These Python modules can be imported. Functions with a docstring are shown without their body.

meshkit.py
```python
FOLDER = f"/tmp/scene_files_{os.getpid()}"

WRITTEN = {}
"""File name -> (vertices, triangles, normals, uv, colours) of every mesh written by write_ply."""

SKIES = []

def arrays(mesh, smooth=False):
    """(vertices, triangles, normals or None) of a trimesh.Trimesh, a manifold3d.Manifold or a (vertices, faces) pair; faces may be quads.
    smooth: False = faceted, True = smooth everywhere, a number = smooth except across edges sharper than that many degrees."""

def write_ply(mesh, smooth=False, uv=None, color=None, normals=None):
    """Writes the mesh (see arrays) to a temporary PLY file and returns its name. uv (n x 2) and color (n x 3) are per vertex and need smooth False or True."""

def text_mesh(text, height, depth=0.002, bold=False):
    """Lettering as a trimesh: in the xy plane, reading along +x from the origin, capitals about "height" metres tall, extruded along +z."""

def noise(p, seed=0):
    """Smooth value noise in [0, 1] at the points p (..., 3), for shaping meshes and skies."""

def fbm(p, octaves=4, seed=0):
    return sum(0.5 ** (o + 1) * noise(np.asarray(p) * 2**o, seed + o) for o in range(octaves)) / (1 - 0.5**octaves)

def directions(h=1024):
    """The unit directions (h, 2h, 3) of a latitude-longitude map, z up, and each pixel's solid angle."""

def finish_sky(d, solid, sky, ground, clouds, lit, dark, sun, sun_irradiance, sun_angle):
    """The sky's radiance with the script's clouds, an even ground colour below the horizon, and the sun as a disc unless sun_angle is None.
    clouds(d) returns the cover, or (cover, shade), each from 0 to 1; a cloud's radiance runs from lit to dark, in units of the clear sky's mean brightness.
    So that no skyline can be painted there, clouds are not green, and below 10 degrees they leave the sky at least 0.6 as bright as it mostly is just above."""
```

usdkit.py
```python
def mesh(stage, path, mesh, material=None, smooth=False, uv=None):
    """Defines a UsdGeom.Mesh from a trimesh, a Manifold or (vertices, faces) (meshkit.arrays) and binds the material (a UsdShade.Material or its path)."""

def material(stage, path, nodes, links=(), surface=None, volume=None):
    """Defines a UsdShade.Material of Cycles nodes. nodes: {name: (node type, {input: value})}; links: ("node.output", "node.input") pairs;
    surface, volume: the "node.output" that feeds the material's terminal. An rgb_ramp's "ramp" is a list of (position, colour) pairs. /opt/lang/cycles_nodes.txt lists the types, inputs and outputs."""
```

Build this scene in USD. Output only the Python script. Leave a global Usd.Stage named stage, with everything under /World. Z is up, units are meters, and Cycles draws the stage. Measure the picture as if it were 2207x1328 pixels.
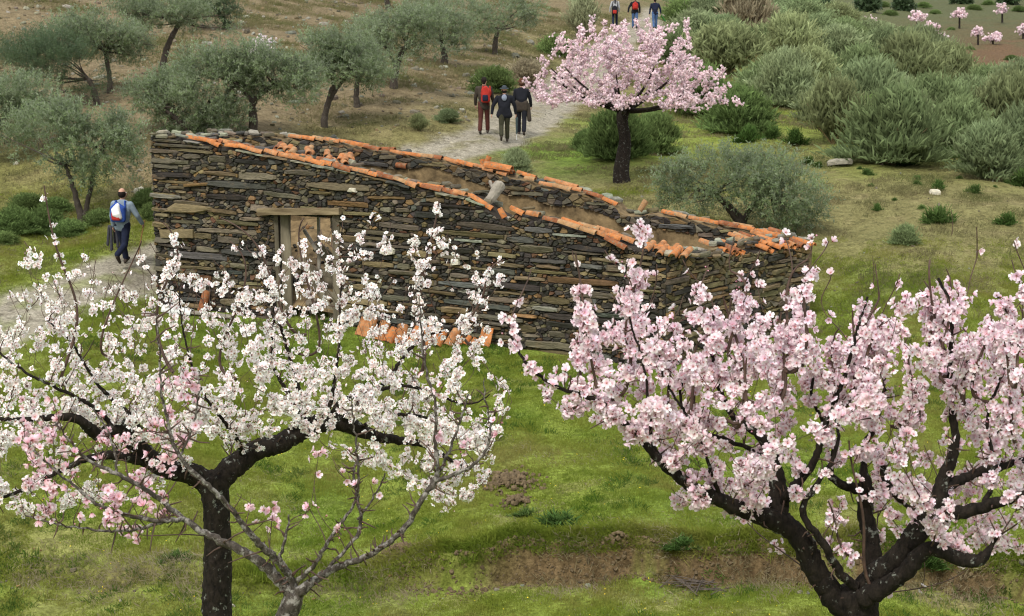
import math, numpy as np, trimesh, usdkit, meshkit, shapely, manifold3d as m3
from shapely.geometry import Polygon, box as sbox
from shapely.ops import unary_union
from scipy.spatial import Voronoi, cKDTree
from scipy.interpolate import RBFInterpolator, CubicSpline
from pxr import Usd, UsdGeom, UsdLux, UsdShade, Sdf, Gf, Vt

stage = Usd.Stage.CreateInMemory()
UsdGeom.SetStageUpAxis(stage, 'Z'); UsdGeom.SetStageMetersPerUnit(stage, 1.0)
WORLD = UsdGeom.Xform.Define(stage, '/World')
UsdGeom.Scope.Define(stage, '/World/Looks')
stage.SetDefaultPrim(WORLD.GetPrim())

# ------------------------------------------------------------------ camera, sky, sun
F, CX, CY, PITCH, HC = 3680.0, 1103.5, 664.0, math.radians(12.0), 8.8
cam = UsdGeom.Camera.Define(stage, '/World/camera')
cam.CreateHorizontalApertureAttr(36.0)
cam.CreateFocalLengthAttr(36.0 * F / 2207.0)
cam.CreateFStopAttr(8.0); cam.CreateFocusDistanceAttr(12.5)
cam.CreateExposureAttr(1.05)
cam.AddTranslateOp().Set(Gf.Vec3d(0, 0, HC)); cam.AddRotateXOp().Set(90 - 12.0)
SUN_EL, SUN_AZ = math.radians(52), math.radians(205)      # azimuth from +y towards +x
M = {}
def mat(name, nodes, links=(), surface=None, volume=None):
    M[name] = usdkit.material(stage, '/World/Looks/' + name, nodes, links, surface, volume)
    return M[name]
mat('overcast_sky', {
    'sky': ('sky_texture', {'sky_type': 'single_scattering', 'sun_disc': False, 'sun_elevation': SUN_EL, 'sun_rotation': SUN_AZ, 'aerosol_density': 2.0}),
    'tc': ('texture_coordinate', {}), 'no': ('noise_texture', {'scale': 2.2, 'detail': 5.0, 'roughness': 0.55}),
    'cr': ('rgb_ramp', {'ramp': [(0.25, (5.2, 5.4, 5.7)), (0.75, (8.6, 8.6, 8.5))]}),
    'mx': ('mix_color', {'fac': 0.85, 'use_clamp': False}), 'bg': ('background_shader', {'strength': 0.09})},
    [('tc.generated', 'no.vector'), ('no.fac', 'cr.fac'), ('sky.color', 'mx.a'), ('cr.color', 'mx.b'), ('mx.result', 'bg.color')], surface='bg.background')
dome = UsdLux.DomeLight.Define(stage, '/World/sky')
UsdShade.MaterialBindingAPI.Apply(dome.GetPrim()).Bind(M['overcast_sky'])
dome.GetPrim().SetCustomDataByKey('kind', 'structure')
sun = UsdLux.DistantLight.Define(stage, '/World/sun')
sun.CreateNormalizeAttr(True); sun.CreateIntensityAttr(0.4); sun.CreateAngleAttr(14.0); sun.CreateColorAttr(Gf.Vec3f(1, 0.96, 0.9))
sun.AddRotateZOp().Set(-math.degrees(SUN_AZ)); sun.AddRotateXOp().Set(-(90 - math.degrees(SUN_EL)))

# ------------------------------------------------------------------ camera maths used to read positions off the photograph
FW = np.array([0, math.cos(PITCH), -math.sin(PITCH)]); UP = np.array([0, math.sin(PITCH), math.cos(PITCH)]); RT = np.array([1.0, 0, 0])
EYE = np.array([0, 0, HC])
def ray(px, py):
    px, py = np.asarray(px, float), np.asarray(py, float)
    return FW + ((px - CX) / F)[..., None] * RT + ((CY - py) / F)[..., None] * UP
def P(px, py, d):
    r = ray(px, py); return EYE + r * (np.asarray(d, float) / r[..., 1])[..., None]
def proj(p):
    q = np.asarray(p, float) - EYE; z = np.maximum(q @ FW, 1e-3)
    return CX + F * (q @ RT) / z, CY - F * (q @ UP) / z
def sstep(a, b, x):
    t = np.clip((np.asarray(x, float) - a) / (b - a), 0, 1); return t * t * (3 - 2 * t)

# ------------------------------------------------------------------ prim helpers
USED = {}
def numbered(parent, name):
    k = (parent, name); n = USED.get(k, 0); USED[k] = n + 1
    return parent + '/' + (name if n == 0 else '%s_%03d' % (name, n))
def pathof(parent):
    return '/World' if parent is None else str(parent.GetPath())
def tag(prim, label=None, cat=None, group=None, kind=None):
    for k, v in (('label', label), ('category', cat), ('group', group), ('kind', kind)):
        if v: prim.SetCustomDataByKey(k, v)
    return prim
def cat_mesh(ms):
    vs, fs, n = [], [], 0
    for v, f in ms:
        vs.append(v); fs.append(np.asarray(f) + n); n += len(v)
    return np.vstack(vs), np.vstack(fs)
def tri(m):
    if hasattr(m, 'to_mesh'):
        t = m.to_mesh(); return np.array(t.vert_properties[:, :3], float), np.array(t.tri_verts, int)
    if isinstance(m, trimesh.Trimesh): return np.array(m.vertices), np.array(m.faces)
    v, f = np.asarray(m[0], float), np.asarray(m[1], int)
    if f.shape[1] == 4: f = np.vstack([f[:, [0, 1, 2]], f[:, [0, 2, 3]]])
    return v, f
def obj(name, mesh, material, parent=None, smooth=False, tint=None, kind=None, label=None):
    path = numbered(pathof(parent), name)
    g = usdkit.mesh(stage, path, tri(mesh), M[material] if material else None, smooth=smooth)
    g.CreateDoubleSidedAttr(True)
    if tint is not None:
        UsdGeom.PrimvarsAPI(g).CreatePrimvar('tint', Sdf.ValueTypeNames.Color3fArray, 'vertex').Set(Vt.Vec3fArray.FromNumpy(np.asarray(tint, np.float32)))
    return tag(g.GetPrim(), label=label, kind=kind)
def thing(name, label, cat, group=None, loc=None, rotz=0.0, scale=None, kind=None):
    x = UsdGeom.Xform.Define(stage, numbered('/World', name))
    if loc is not None: x.AddTranslateOp().Set(Gf.Vec3d(*map(float, loc)))
    if rotz: x.AddRotateZOp().Set(float(rotz))
    if scale is not None: x.AddScaleOp().Set(Gf.Vec3f(*map(float, scale)))
    return tag(x.GetPrim(), label, cat, group, kind)
def copy_of(src, name, label, cat, group, loc, rotz=0.0, scale=None):
    t = thing(name, label, cat, group, loc, rotz, scale)
    t.GetReferences().AddInternalReference(src); t.SetInstanceable(True)
    return t

# ------------------------------------------------------------------ materials
def plain(name, rgb, rough=0.75, var=0.25, scale=12.0, bump=0.0, bdist=0.01, spec=0.3, stretch=(1, 1, 1), rgb2=None, tint=False):
    """A principled surface whose colour is broken up by noise in world space."""
    lo = tuple(c * (1 - var) for c in rgb); hi = tuple(min(1, c * (1 + var)) for c in (rgb2 or rgb))
    n = {'geo': ('geometry', {}), 'mp': ('mapping', {'scale': stretch}), 'no': ('noise_texture', {'scale': scale, 'detail': 5.0, 'roughness': 0.62}),
         'cr': ('rgb_ramp', {'ramp': [(0.3, lo), (0.7, hi)]}), 'p': ('principled_bsdf', {'roughness': rough, 'specular_ior_level': spec})}
    l = [('geo.position', 'mp.vector'), ('mp.vector', 'no.vector'), ('no.fac', 'cr.fac')]
    if tint:
        n['at'] = ('attribute', {'attribute': 'tint'}); n['mx'] = ('mix_color', {'blend_type': 'multiply', 'fac': 1.0})
        l += [('cr.color', 'mx.a'), ('at.color', 'mx.b'), ('mx.result', 'p.base_color')]
    else: l += [('cr.color', 'p.base_color')]
    if bump:
        n['bu'] = ('bump', {'strength': bump, 'distance': bdist}); l += [('no.fac', 'bu.height'), ('bu.normal', 'p.normal')]
    return mat(name, n, l, surface='p.BSDF')
# stones: bedded schist; tint is the colour of each stone, noise its beds, lichen and stains
STONES = {'dark': (.036, .033, .028), 'grey': (.114, .098, .069), 'olive': (.142, .113, .061), 'ochre': (.165, .104, .046), 'rust': (.105, .056, .030), 'blue': (.078, .079, .071), 'lichen': (.21, .21, .165), 'white': (.52, .49, .40)}
mat('schist', {'at': ('attribute', {'attribute': 'tint'}), 'geo': ('geometry', {}), 'mp': ('mapping', {'scale': (1.6, 1.6, 9.0)}),
             'no': ('noise_texture', {'scale': 5.0, 'detail': 6.0, 'roughness': 0.68}), 'n2': ('noise_texture', {'scale': 26.0, 'detail': 3.0}), 'n3': ('noise_texture', {'scale': 3.1, 'detail': 5.0, 'roughness': .65}),
             'cr': ('rgb_ramp', {'ramp': [(0.28, (.5, .48, .45)), (0.47, (.95, .94, .92)), (0.72, (1.5, 1.46, 1.35))]}), 'c3': ('rgb_ramp', {'ramp': [(0.58, (0, 0, 0)), (0.70, (.32, .32, .32))]}),
             'mu': ('mix_color', {'blend_type': 'multiply', 'fac': 1.0, 'use_clamp': False}), 'ml': ('mix_color', {'b': (.22, .14, .065)}),
             'ad': ('math', {'math_type': 'add'}), 'bu': ('bump', {'strength': 0.6, 'distance': 0.02}), 'p': ('principled_bsdf', {'roughness': 0.8, 'specular_ior_level': 0.25})},
        [('geo.position', 'mp.vector'), ('mp.vector', 'no.vector'), ('geo.position', 'n2.vector'), ('geo.position', 'n3.vector'), ('no.fac', 'cr.fac'), ('n3.fac', 'c3.fac'), ('at.color', 'mu.a'), ('cr.color', 'mu.b'),
         ('c3.color', 'ml.fac'), ('mu.result', 'ml.a'), ('ml.result', 'p.base_color'), ('no.fac', 'ad.value1'), ('n2.fac', 'ad.value2'), ('ad.value', 'bu.height'), ('bu.normal', 'p.normal')], surface='p.BSDF')
plain('wall_earth', (.030, .023, .016), .95, .4, 9, .8, .03)
plain('mud_plaster', (.105, .072, .034), .95, .5, 3.5, .9, .05, rgb2=(.19, .135, .068))
for k, (a, b) in enumerate([((.40, .140, .042), (.50, .215, .080)), ((.35, .145, .055), (.44, .225, .105)), ((.20, .070, .028), (.31, .12, .050)), ((.33, .185, .085), (.40, .255, .14))]):
    mat('terracotta_%s' % 'abcd'[k], {'geo': ('geometry', {}), 'no': ('noise_texture', {'scale': 7.0, 'detail': 5.0, 'roughness': .65}), 'n2': ('noise_texture', {'scale': 22.0, 'detail': 4.0}),
        'cr': ('rgb_ramp', {'ramp': [(0.3, tuple(x * .6 for x in a)), (0.48, a), (0.7, b)]}), 'c2': ('rgb_ramp', {'ramp': [(0.53, (0, 0, 0)), (0.66, (.85, .85, .85))]}),
        'mx': ('mix_color', {'b': (.17, .14, .09)}), 'p': ('principled_bsdf', {'roughness': .85, 'specular_ior_level': .2}), 'bu': ('bump', {'strength': .35, 'distance': .01})},
        [('geo.position', 'no.vector'), ('geo.position', 'n2.vector'), ('no.fac', 'cr.fac'), ('n2.fac', 'c2.fac'), ('c2.color', 'mx.fac'), ('cr.color', 'mx.a'), ('mx.result', 'p.base_color'),
         ('n2.fac', 'bu.height'), ('bu.normal', 'p.normal')], surface='p.BSDF')
plain('weathered_wood', (.075, .062, .042), .85, .4, 5, .5, .02, stretch=(1, 1, .2), rgb2=(.17, .145, .10))
plain('lintel_wood', (.12, .08, .04), .85, .4, 6, .5, .02, stretch=(.2, .2, 2), rgb2=(.18, .14, .08))
plain('bleached_wood', (.24, .215, .175), .85, .3, 8, .5, .02)
plain('pale_plastic', (.55, .56, .54), .6, .15, 6)
# barks
def bark(name, a, b, spot, lo=.58, hi=.66, scale=14.0):
    mat(name, {'geo': ('geometry', {}), 'mp': ('mapping', {'scale': (1, 1, .45)}), 'no': ('noise_texture', {'scale': scale * 2, 'detail': 6.0, 'roughness': .7}), 'n2': ('noise_texture', {'scale': scale, 'detail': 5.0, 'roughness': .7}),
        'cr': ('rgb_ramp', {'ramp': [(0.3, a), (0.7, b)]}), 'c2': ('rgb_ramp', {'ramp': [(lo, (0, 0, 0)), (hi, (1, 1, 1))]}), 'mx': ('mix_color', {'b': spot}),
        'bu': ('bump', {'strength': .9, 'distance': .02}), 'p': ('principled_bsdf', {'roughness': .9, 'specular_ior_level': .15})},
        [('geo.position', 'mp.vector'), ('mp.vector', 'no.vector'), ('geo.position', 'n2.vector'), ('no.fac', 'cr.fac'), ('n2.fac', 'c2.fac'), ('c2.color', 'mx.fac'), ('cr.color', 'mx.a'), ('mx.result', 'p.base_color'),
         ('no.fac', 'bu.height'), ('bu.normal', 'p.normal')], surface='p.BSDF')
bark('bark_black', (.005, .0042, .0038), (.034, .026, .020), (.20, .21, .18), .60, .66, 20)
bark('bark_young', (.022, .018, .015), (.13, .11, .09), (.30, .28, .25), .50, .60, 26)
bark('bark_olive', (.035, .028, .022), (.09, .075, .06), (.15, .14, .12), .6, .7)
plain('twig_brown', (.050, .030, .022), .7, .35, 20, rgb2=(.085, .05, .036))
plain('twig_grey', (.085, .068, .055), .7, .35, 20)
# blossom petals: tint carries the flower's own colours (petal, centre, calyx)
mat('blossom', {'at': ('attribute', {'attribute': 'tint'}), 'di': ('diffuse_bsdf', {}), 'tr': ('translucent_bsdf', {}), 'mx': ('mix_closure', {'fac': .28})},
    [('at.color', 'di.color'), ('at.color', 'tr.color'), ('di.BSDF', 'mx.closure1'), ('tr.BSDF', 'mx.closure2')], surface='mx.closure')
def leafmat(name, top, under, trans=.25, rough=.5):
    mat(name, {'geo': ('geometry', {}), 'no': ('noise_texture', {'scale': 1.7, 'detail': 3.0}), 'cr': ('rgb_ramp', {'ramp': [(0.3, (.62, .62, .62)), (0.7, (1.25, 1.25, 1.2))]}),
        'mx': ('mix_color', {'a': top, 'b': under}), 'mu': ('mix_color', {'blend_type': 'multiply', 'fac': 1.0, 'use_clamp': False}), 'rn': ('math', {'math_type': 'multiply_add', 'value2': .7, 'value3': .65}), 'hs': ('hsv', {}),
        'p': ('principled_bsdf', {'roughness': rough, 'specular_ior_level': .4}), 'tr': ('translucent_bsdf', {}), 'ms': ('mix_closure', {'fac': trans})},
        [('geo.backfacing', 'mx.fac'), ('geo.position', 'no.vector'), ('no.fac', 'cr.fac'), ('mx.result', 'mu.a'), ('cr.color', 'mu.b'), ('geo.random_per_island', 'rn.value1'), ('rn.value', 'hs.value'),
         ('mu.result', 'hs.color'), ('hs.color', 'p.base_color'), ('hs.color', 'tr.color'), ('p.BSDF', 'ms.closure1'), ('tr.BSDF', 'ms.closure2')], surface='ms.closure')
leafmat('olive_leaf', (.19, .265, .105), (.44, .51, .35))
leafmat('olive_leaf_dark', (.07, .125, .045), (.16, .23, .12))
def stemmat(name, var=.45, trans=.2):
    mat(name, {'at': ('attribute', {'attribute': 'tint'}), 'geo': ('geometry', {}), 'oi': ('object_info', {}), 'no': ('noise_texture', {'scale': .9, 'detail': 4.0}), 'cr': ('rgb_ramp', {'ramp': [(0.32, (.75, .72, .66)), (0.68, (1.2, 1.2, 1.15))]}),
        'mu': ('mix_color', {'blend_type': 'multiply', 'fac': 1.0, 'use_clamp': False}), 'rn': ('math', {'math_type': 'multiply_add', 'value2': var, 'value3': 1 - var / 2}), 'hs': ('hsv', {}),
        'di': ('diffuse_bsdf', {}), 'tr': ('translucent_bsdf', {}), 'ms': ('mix_closure', {'fac': trans})},
        [('geo.position', 'no.vector'), ('no.fac', 'cr.fac'), ('at.color', 'mu.a'), ('cr.color', 'mu.b'), ('oi.random', 'rn.value1'), ('rn.value', 'hs.value'), ('mu.result', 'hs.color'),
         ('hs.color', 'di.color'), ('hs.color', 'tr.color'), ('di.BSDF', 'ms.closure1'), ('tr.BSDF', 'ms.closure2')], surface='ms.closure')
stemmat('broom_stem'); stemmat('herb')
# grass takes its tone from the place where it grows
def grassmat(name, a, b, c, sc=.55):
    mat(name, {'geo': ('geometry', {}), 'no': ('noise_texture', {'scale': sc, 'detail': 5.0, 'roughness': .6}), 'cr': ('rgb_ramp', {'ramp': [(0.33, a), (0.5, b), (0.68, c)]}),
        'rn': ('math', {'math_type': 'multiply_add', 'value2': .7, 'value3': .65}), 'hs': ('hsv', {}), 'di': ('diffuse_bsdf', {}), 'tr': ('translucent_bsdf', {}), 'ms': ('mix_closure', {'fac': .3})},
        [('geo.position', 'no.vector'), ('no.fac', 'cr.fac'), ('geo.random_per_island', 'rn.value1'), ('rn.value', 'hs.value'), ('cr.color', 'hs.color'), ('hs.color', 'di.color'), ('hs.color', 'tr.color'),
         ('di.BSDF', 'ms.closure1'), ('tr.BSDF', 'ms.closure2')], surface='ms.closure')
grassmat('grass_green', (.35, .33, .095), (.275, .325, .052), (.175, .275, .034))
grassmat('grass_dry', (.30, .25, .14), (.25, .235, .11), (.17, .19, .07))
grassmat('grass_straw', (.48, .42, .27), (.42, .36, .22), (.30, .28, .15))
grassmat('grass_tuft_green', (.15, .20, .05), (.11, .19, .035), (.08, .16, .025))
mat('ground', {'vo': ('voronoi_texture', {'scale': 7.0, 'detail': 2.0}), 'vb': ('rgb_to_bw', {}), 'vr': ('rgb_ramp', {'ramp': [(0.25, (.60, .60, .60)), (0.55, (.83, .83, .83)), (0.82, (1.12, 1.12, 1.13))]}), 'm3': ('mix_color', {'blend_type': 'multiply', 'fac': 1.0, 'use_clamp': False}), 'at': ('attribute', {'attribute': 'tint'}), 'geo': ('geometry', {}), 'no': ('noise_texture', {'scale': 3.0, 'detail': 8.0, 'roughness': .68}), 'n2': ('noise_texture', {'scale': 17.0, 'detail': 5.0, 'roughness': .7}),
     'cr': ('rgb_ramp', {'ramp': [(0.3, (.68, .66, .62)), (0.7, (1.25, 1.25, 1.25))]}), 'c2': ('rgb_ramp', {'ramp': [(0.3, (.48, .46, .43)), (0.55, (1.02, 1.02, 1.0)), (0.72, (1.45, 1.45, 1.45))]}),
     'mu': ('mix_color', {'blend_type': 'multiply', 'fac': 1.0, 'use_clamp': False}), 'm2': ('mix_color', {'blend_type': 'multiply', 'fac': 1.0, 'use_clamp': False}),
     'ad': ('math', {'math_type': 'add'}), 'bu': ('bump', {'strength': .8, 'distance': .05}), 'p': ('principled_bsdf', {'roughness': .95, 'specular_ior_level': .1})},
    [('geo.position', 'vo.vector'), ('vo.color', 'vb.color'), ('vb.val', 'vr.fac'), ('m2.result', 'm3.a'), ('vr.color', 'm3.b'), ('geo.position', 'no.vector'), ('geo.position', 'n2.vector'), ('no.fac', 'cr.fac'), ('n2.fac', 'c2.fac'), ('at.color', 'mu.a'), ('cr.color', 'mu.b'), ('mu.result', 'm2.a'), ('c2.color', 'm2.b'), ('m3.result', 'p.base_color'),
     ('no.fac', 'ad.value1'), ('n2.fac', 'ad.value2'), ('ad.value', 'bu.height'), ('bu.normal', 'p.normal')], surface='p.BSDF')
for nm, rgb in dict(cloth_black=(.012, .013, .018), cloth_brown=(.045, .036, .028), cloth_maroon=(.075, .025, .02), cloth_olive=(.035, .034, .02), cloth_grey=(.045, .045, .055), fleece_blue_grey=(.20, .25, .30),
                    cloth_navy=(.012, .016, .035), denim=(.06, .11, .22), red_pack=(.36, .03, .022), blue_pack=(.03, .07, .28), white_bag=(.70, .70, .70), grey_top=(.34, .35, .36), shoe_leather=(.045, .035, .028), hair_dark=(.015, .011, .009),
                    hair_brown=(.06, .025, .014), hat_grey=(.045, .055, .065), hat_brown=(.09, .035, .018), umbrella_teal=(.05, .07, .075), umbrella_green=(.03, .14, .03), grey_patch=(.22, .25, .32), metal_pale=(.6, .6, .6)).items():
    plain(nm, rgb, .85, .22, 14, .2, .01, spec=.15)
plain('skin', (.48, .27, .19), .55, .08, 20); plain('eye_white', (.7, .7, .7), .3, .02)
plain('stick_wood', (.25, .12, .05), .7, .25, 10)
plain('dirt_clod', (.115, .083, .046), .95, .4, 10, .6, .02)
plain('flower_yellow', (.75, .55, .03), .8, .1)

# ------------------------------------------------------------------ terrain
CTRL = [(345,655,36.5),(700,690,34.9),(1100,745,33),(1430,790,31.5),(1735,705,35),(0,740,32.7),(0,690,34),(170,610,36.7),(270,575,38.3),(340,560,39.5),(100,540,40),(0,500,41),(175,470,43),(0,420,46),
  (205,222,55),(350,168,60),(0,100,66),(0,0,74),(500,0,82),(250,0,78),(545,290,50),(400,290,50),(700,275,53),(848,190,60),(1065,115,75),(838,25,88),(960,262,55),(900,330,50),(1085,300,54),(1230,190,70),(1360,62,97),(1250,80,90),
  (1110,365,48.5),(1340,390,46.5),(1595,495,41.5),(1300,440,44),(1900,620,36.5),(2207,620,36.5),(2207,900,28.5),(1900,900,28.5),(1100,950,27.2),(400,950,27.2),(0,950,27.2),(2207,1100,24.6),(1100,1100,24.6),(0,1100,24.6),
  (1900,450,43.5),(2207,450,43.5),(1850,360,50),(2150,390,48),(1600,290,58),(1700,230,66),(1900,300,58),(2000,200,85),(2150,200,90),(2040,150,150),(2207,150,150),(2100,90,190),(2000,40,230),(1900,10,270),(2200,10,270),(1700,100,100),(1700,0,150),(1500,30,120)]
cp = np.array(CTRL, float); cw = P(cp[:, 0], cp[:, 1], cp[:, 2])
BANK_Y = lambda x: 22.75 + .34 * (meshkit.fbm(np.stack([np.asarray(x, float) * 1.6, 0 * np.asarray(x, float), 0 * np.asarray(x, float)], -1), 4, 17) - .5) + .25 * np.sin(x * .55 + .6) + .12 * np.sin(x * 1.7) + .10 * np.sin(x * 3.9 + 1)
def bank_h(x):      # height of the little terrace edge: low at the left, about 0.45 m from the middle to the right
    return .13 + .40 * sstep(-2.6, -.3, x)
def bank(x, y):
    w = .11 + .03 * np.sin(x * 2.3)
    return bank_h(x) * sstep(-w, w * .6, y - BANK_Y(x))
def uv(x, y):
    y = np.clip(y, 19.0, 320.0); return np.stack([np.clip(x / y, -.42, .42) * 3, np.log(y)], -1)
extra = np.array([(x, y) for y in (19.0, 21.5, 22.6) for x in np.linspace(-.42, .42, 7) * y])
q = np.vstack([uv(cw[:, 0], cw[:, 1]), uv(extra[:, 0], extra[:, 1])])
zz = np.concatenate([cw[:, 2] - bank(cw[:, 0], cw[:, 1]), np.zeros(len(extra))])
RB = RBFInterpolator(q, zz, kernel='thin_plate_spline', smoothing=2e-4)
PATHPX = [(-420, 860, 29.5), (-150, 770, 31.8), (0, 702, 33.7), (120, 640, 35.9), (270, 590, 38.0), (345, 565, 39.3), (520, 485, 43.4), (750, 398, 47), (930, 338, 49.8), (1060, 290, 54), (1150, 240, 60.5), (1210, 200, 68), (1280, 140, 79), (1345, 85, 92), (1400, 40, 105), (1420, 0, 118)]
pw = np.array([P(*p)[:2] for p in PATHPX]); s_ = np.r_[0, np.cumsum(np.linalg.norm(np.diff(pw, axis=0), axis=1))]
pcurve = CubicSpline(s_, pw)(np.linspace(0, s_[-1], 900)); PT = cKDTree(pcurve)
ptan = np.gradient(pcurve, axis=0); ptan /= np.linalg.norm(ptan, axis=1, keepdims=True)
def path_side(x, y):     # signed distance to the middle of the track
    d, i = PT.query(np.stack([x, y], -1)); v = np.stack([x, y], -1) - pcurve[i]
    return d * np.sign(ptan[i, 0] * v[..., 1] - ptan[i, 1] * v[..., 0])
def height(x, y, rough=True):
    x, y = np.asarray(x, float), np.asarray(y, float); sh = np.broadcast(x, y).shape
    x, y = np.broadcast_to(x, sh).ravel(), np.broadcast_to(y, sh).ravel()
    z = RB(uv(x, y)) + bank(x, y)
    z = z + np.maximum(y - 320, 0) * .11 - np.maximum(19 - y, 0) * .0
    emb = np.minimum(7.2, HC - .43 * y - .25)
    z = np.where(y < 30, np.where(z - emb > .4, z, np.maximum(z, emb) + .1 * np.clip(1 - np.abs(z - emb) / .4, 0, 1) ** 2), z)
    if rough:
        p3 = np.stack([x, y, np.zeros_like(x)], -1)
        ps = np.abs(path_side(x, y)); off = sstep(1.0, 2.2, ps)
        amp = np.where(y < 30, .07, .13) * np.where(y > 80, 2.2, 1) * (.25 + .75 * off)
        z = z + amp * 2 * (meshkit.fbm(p3 * .55, 4, 5) - .5) + .05 * off * (meshkit.fbm(p3 * 3.1, 3, 9) - .5) * (y < 90)
        z = z + (.10 * (meshkit.fbm(p3 * 2.2, 3, 3) - .5) * 2) * np.exp(-((y - BANK_Y(x)) / .45) ** 2)
        z = z - .06 * np.exp(-((ps - .75) / .3) ** 2) * (y < 130)
    return z.reshape(sh)
GD = np.concatenate([np.arange(19, 60, .06), np.arange(60, 320, .3)])
def ground_at(px, py):
    p = P(np.full(len(GD), float(px)), np.full(len(GD), float(py)), GD)
    h = height(p[:, 0], p[:, 1], False) - p[:, 2]
    k = np.argmax(h > 0) if (h > 0).any() else len(GD) - 1
    x, y = p[k, :2]
    return np.array([x, y, float(height(x, y))])
# ------------------------------------------------------------------ ground sheet with the colours of its own soil, turf and track
def build_ground():
    rows = np.concatenate([np.linspace(-60, 3, 12), np.arange(3.5, 19, .5), np.arange(19, 26.5, .075), np.arange(26.5, 70, .28), np.arange(70, 140, 1.0), np.arange(140, 330, 3.0), np.array([340, 380, 450, 560, 700, 900, 1200, 1600, 2200, 3000])])
    s = np.concatenate([-np.geomspace(40, 1.06, 16), np.linspace(-1, 1, 300), np.geomspace(1.06, 40, 16)])
    X = s[None, :] * (.36 * np.maximum(rows, 6) + 3)[:, None]; Y = np.broadcast_to(rows[:, None], X.shape)
    Z = height(X, Y)
    v = np.stack([X, Y, Z], -1).reshape(-1, 3); nr, nc = X.shape
    i, j = np.meshgrid(np.arange(nr - 1), np.arange(nc - 1), indexing='ij'); a = (i * nc + j).ravel()
    f = np.vstack([np.stack([a, a + 1, a + nc + 1], 1), np.stack([a, a + nc + 1, a + nc], 1)])
    return v, f
GREEN, OLIVE, SOIL, TRACK, EARTH, RED, STRAW, LUSH = [np.array(c) for c in ((.17, .215, .038), (.18, .175, .060), (.180, .142, .084), (.30, .275, .22), (.120, .083, .044), (.13, .080, .045), (.27, .22, .115), (.105, .175, .022))]
DRY, DARKG = np.array((.175, .160, .070)), np.array((.085, .095, .045))
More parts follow.
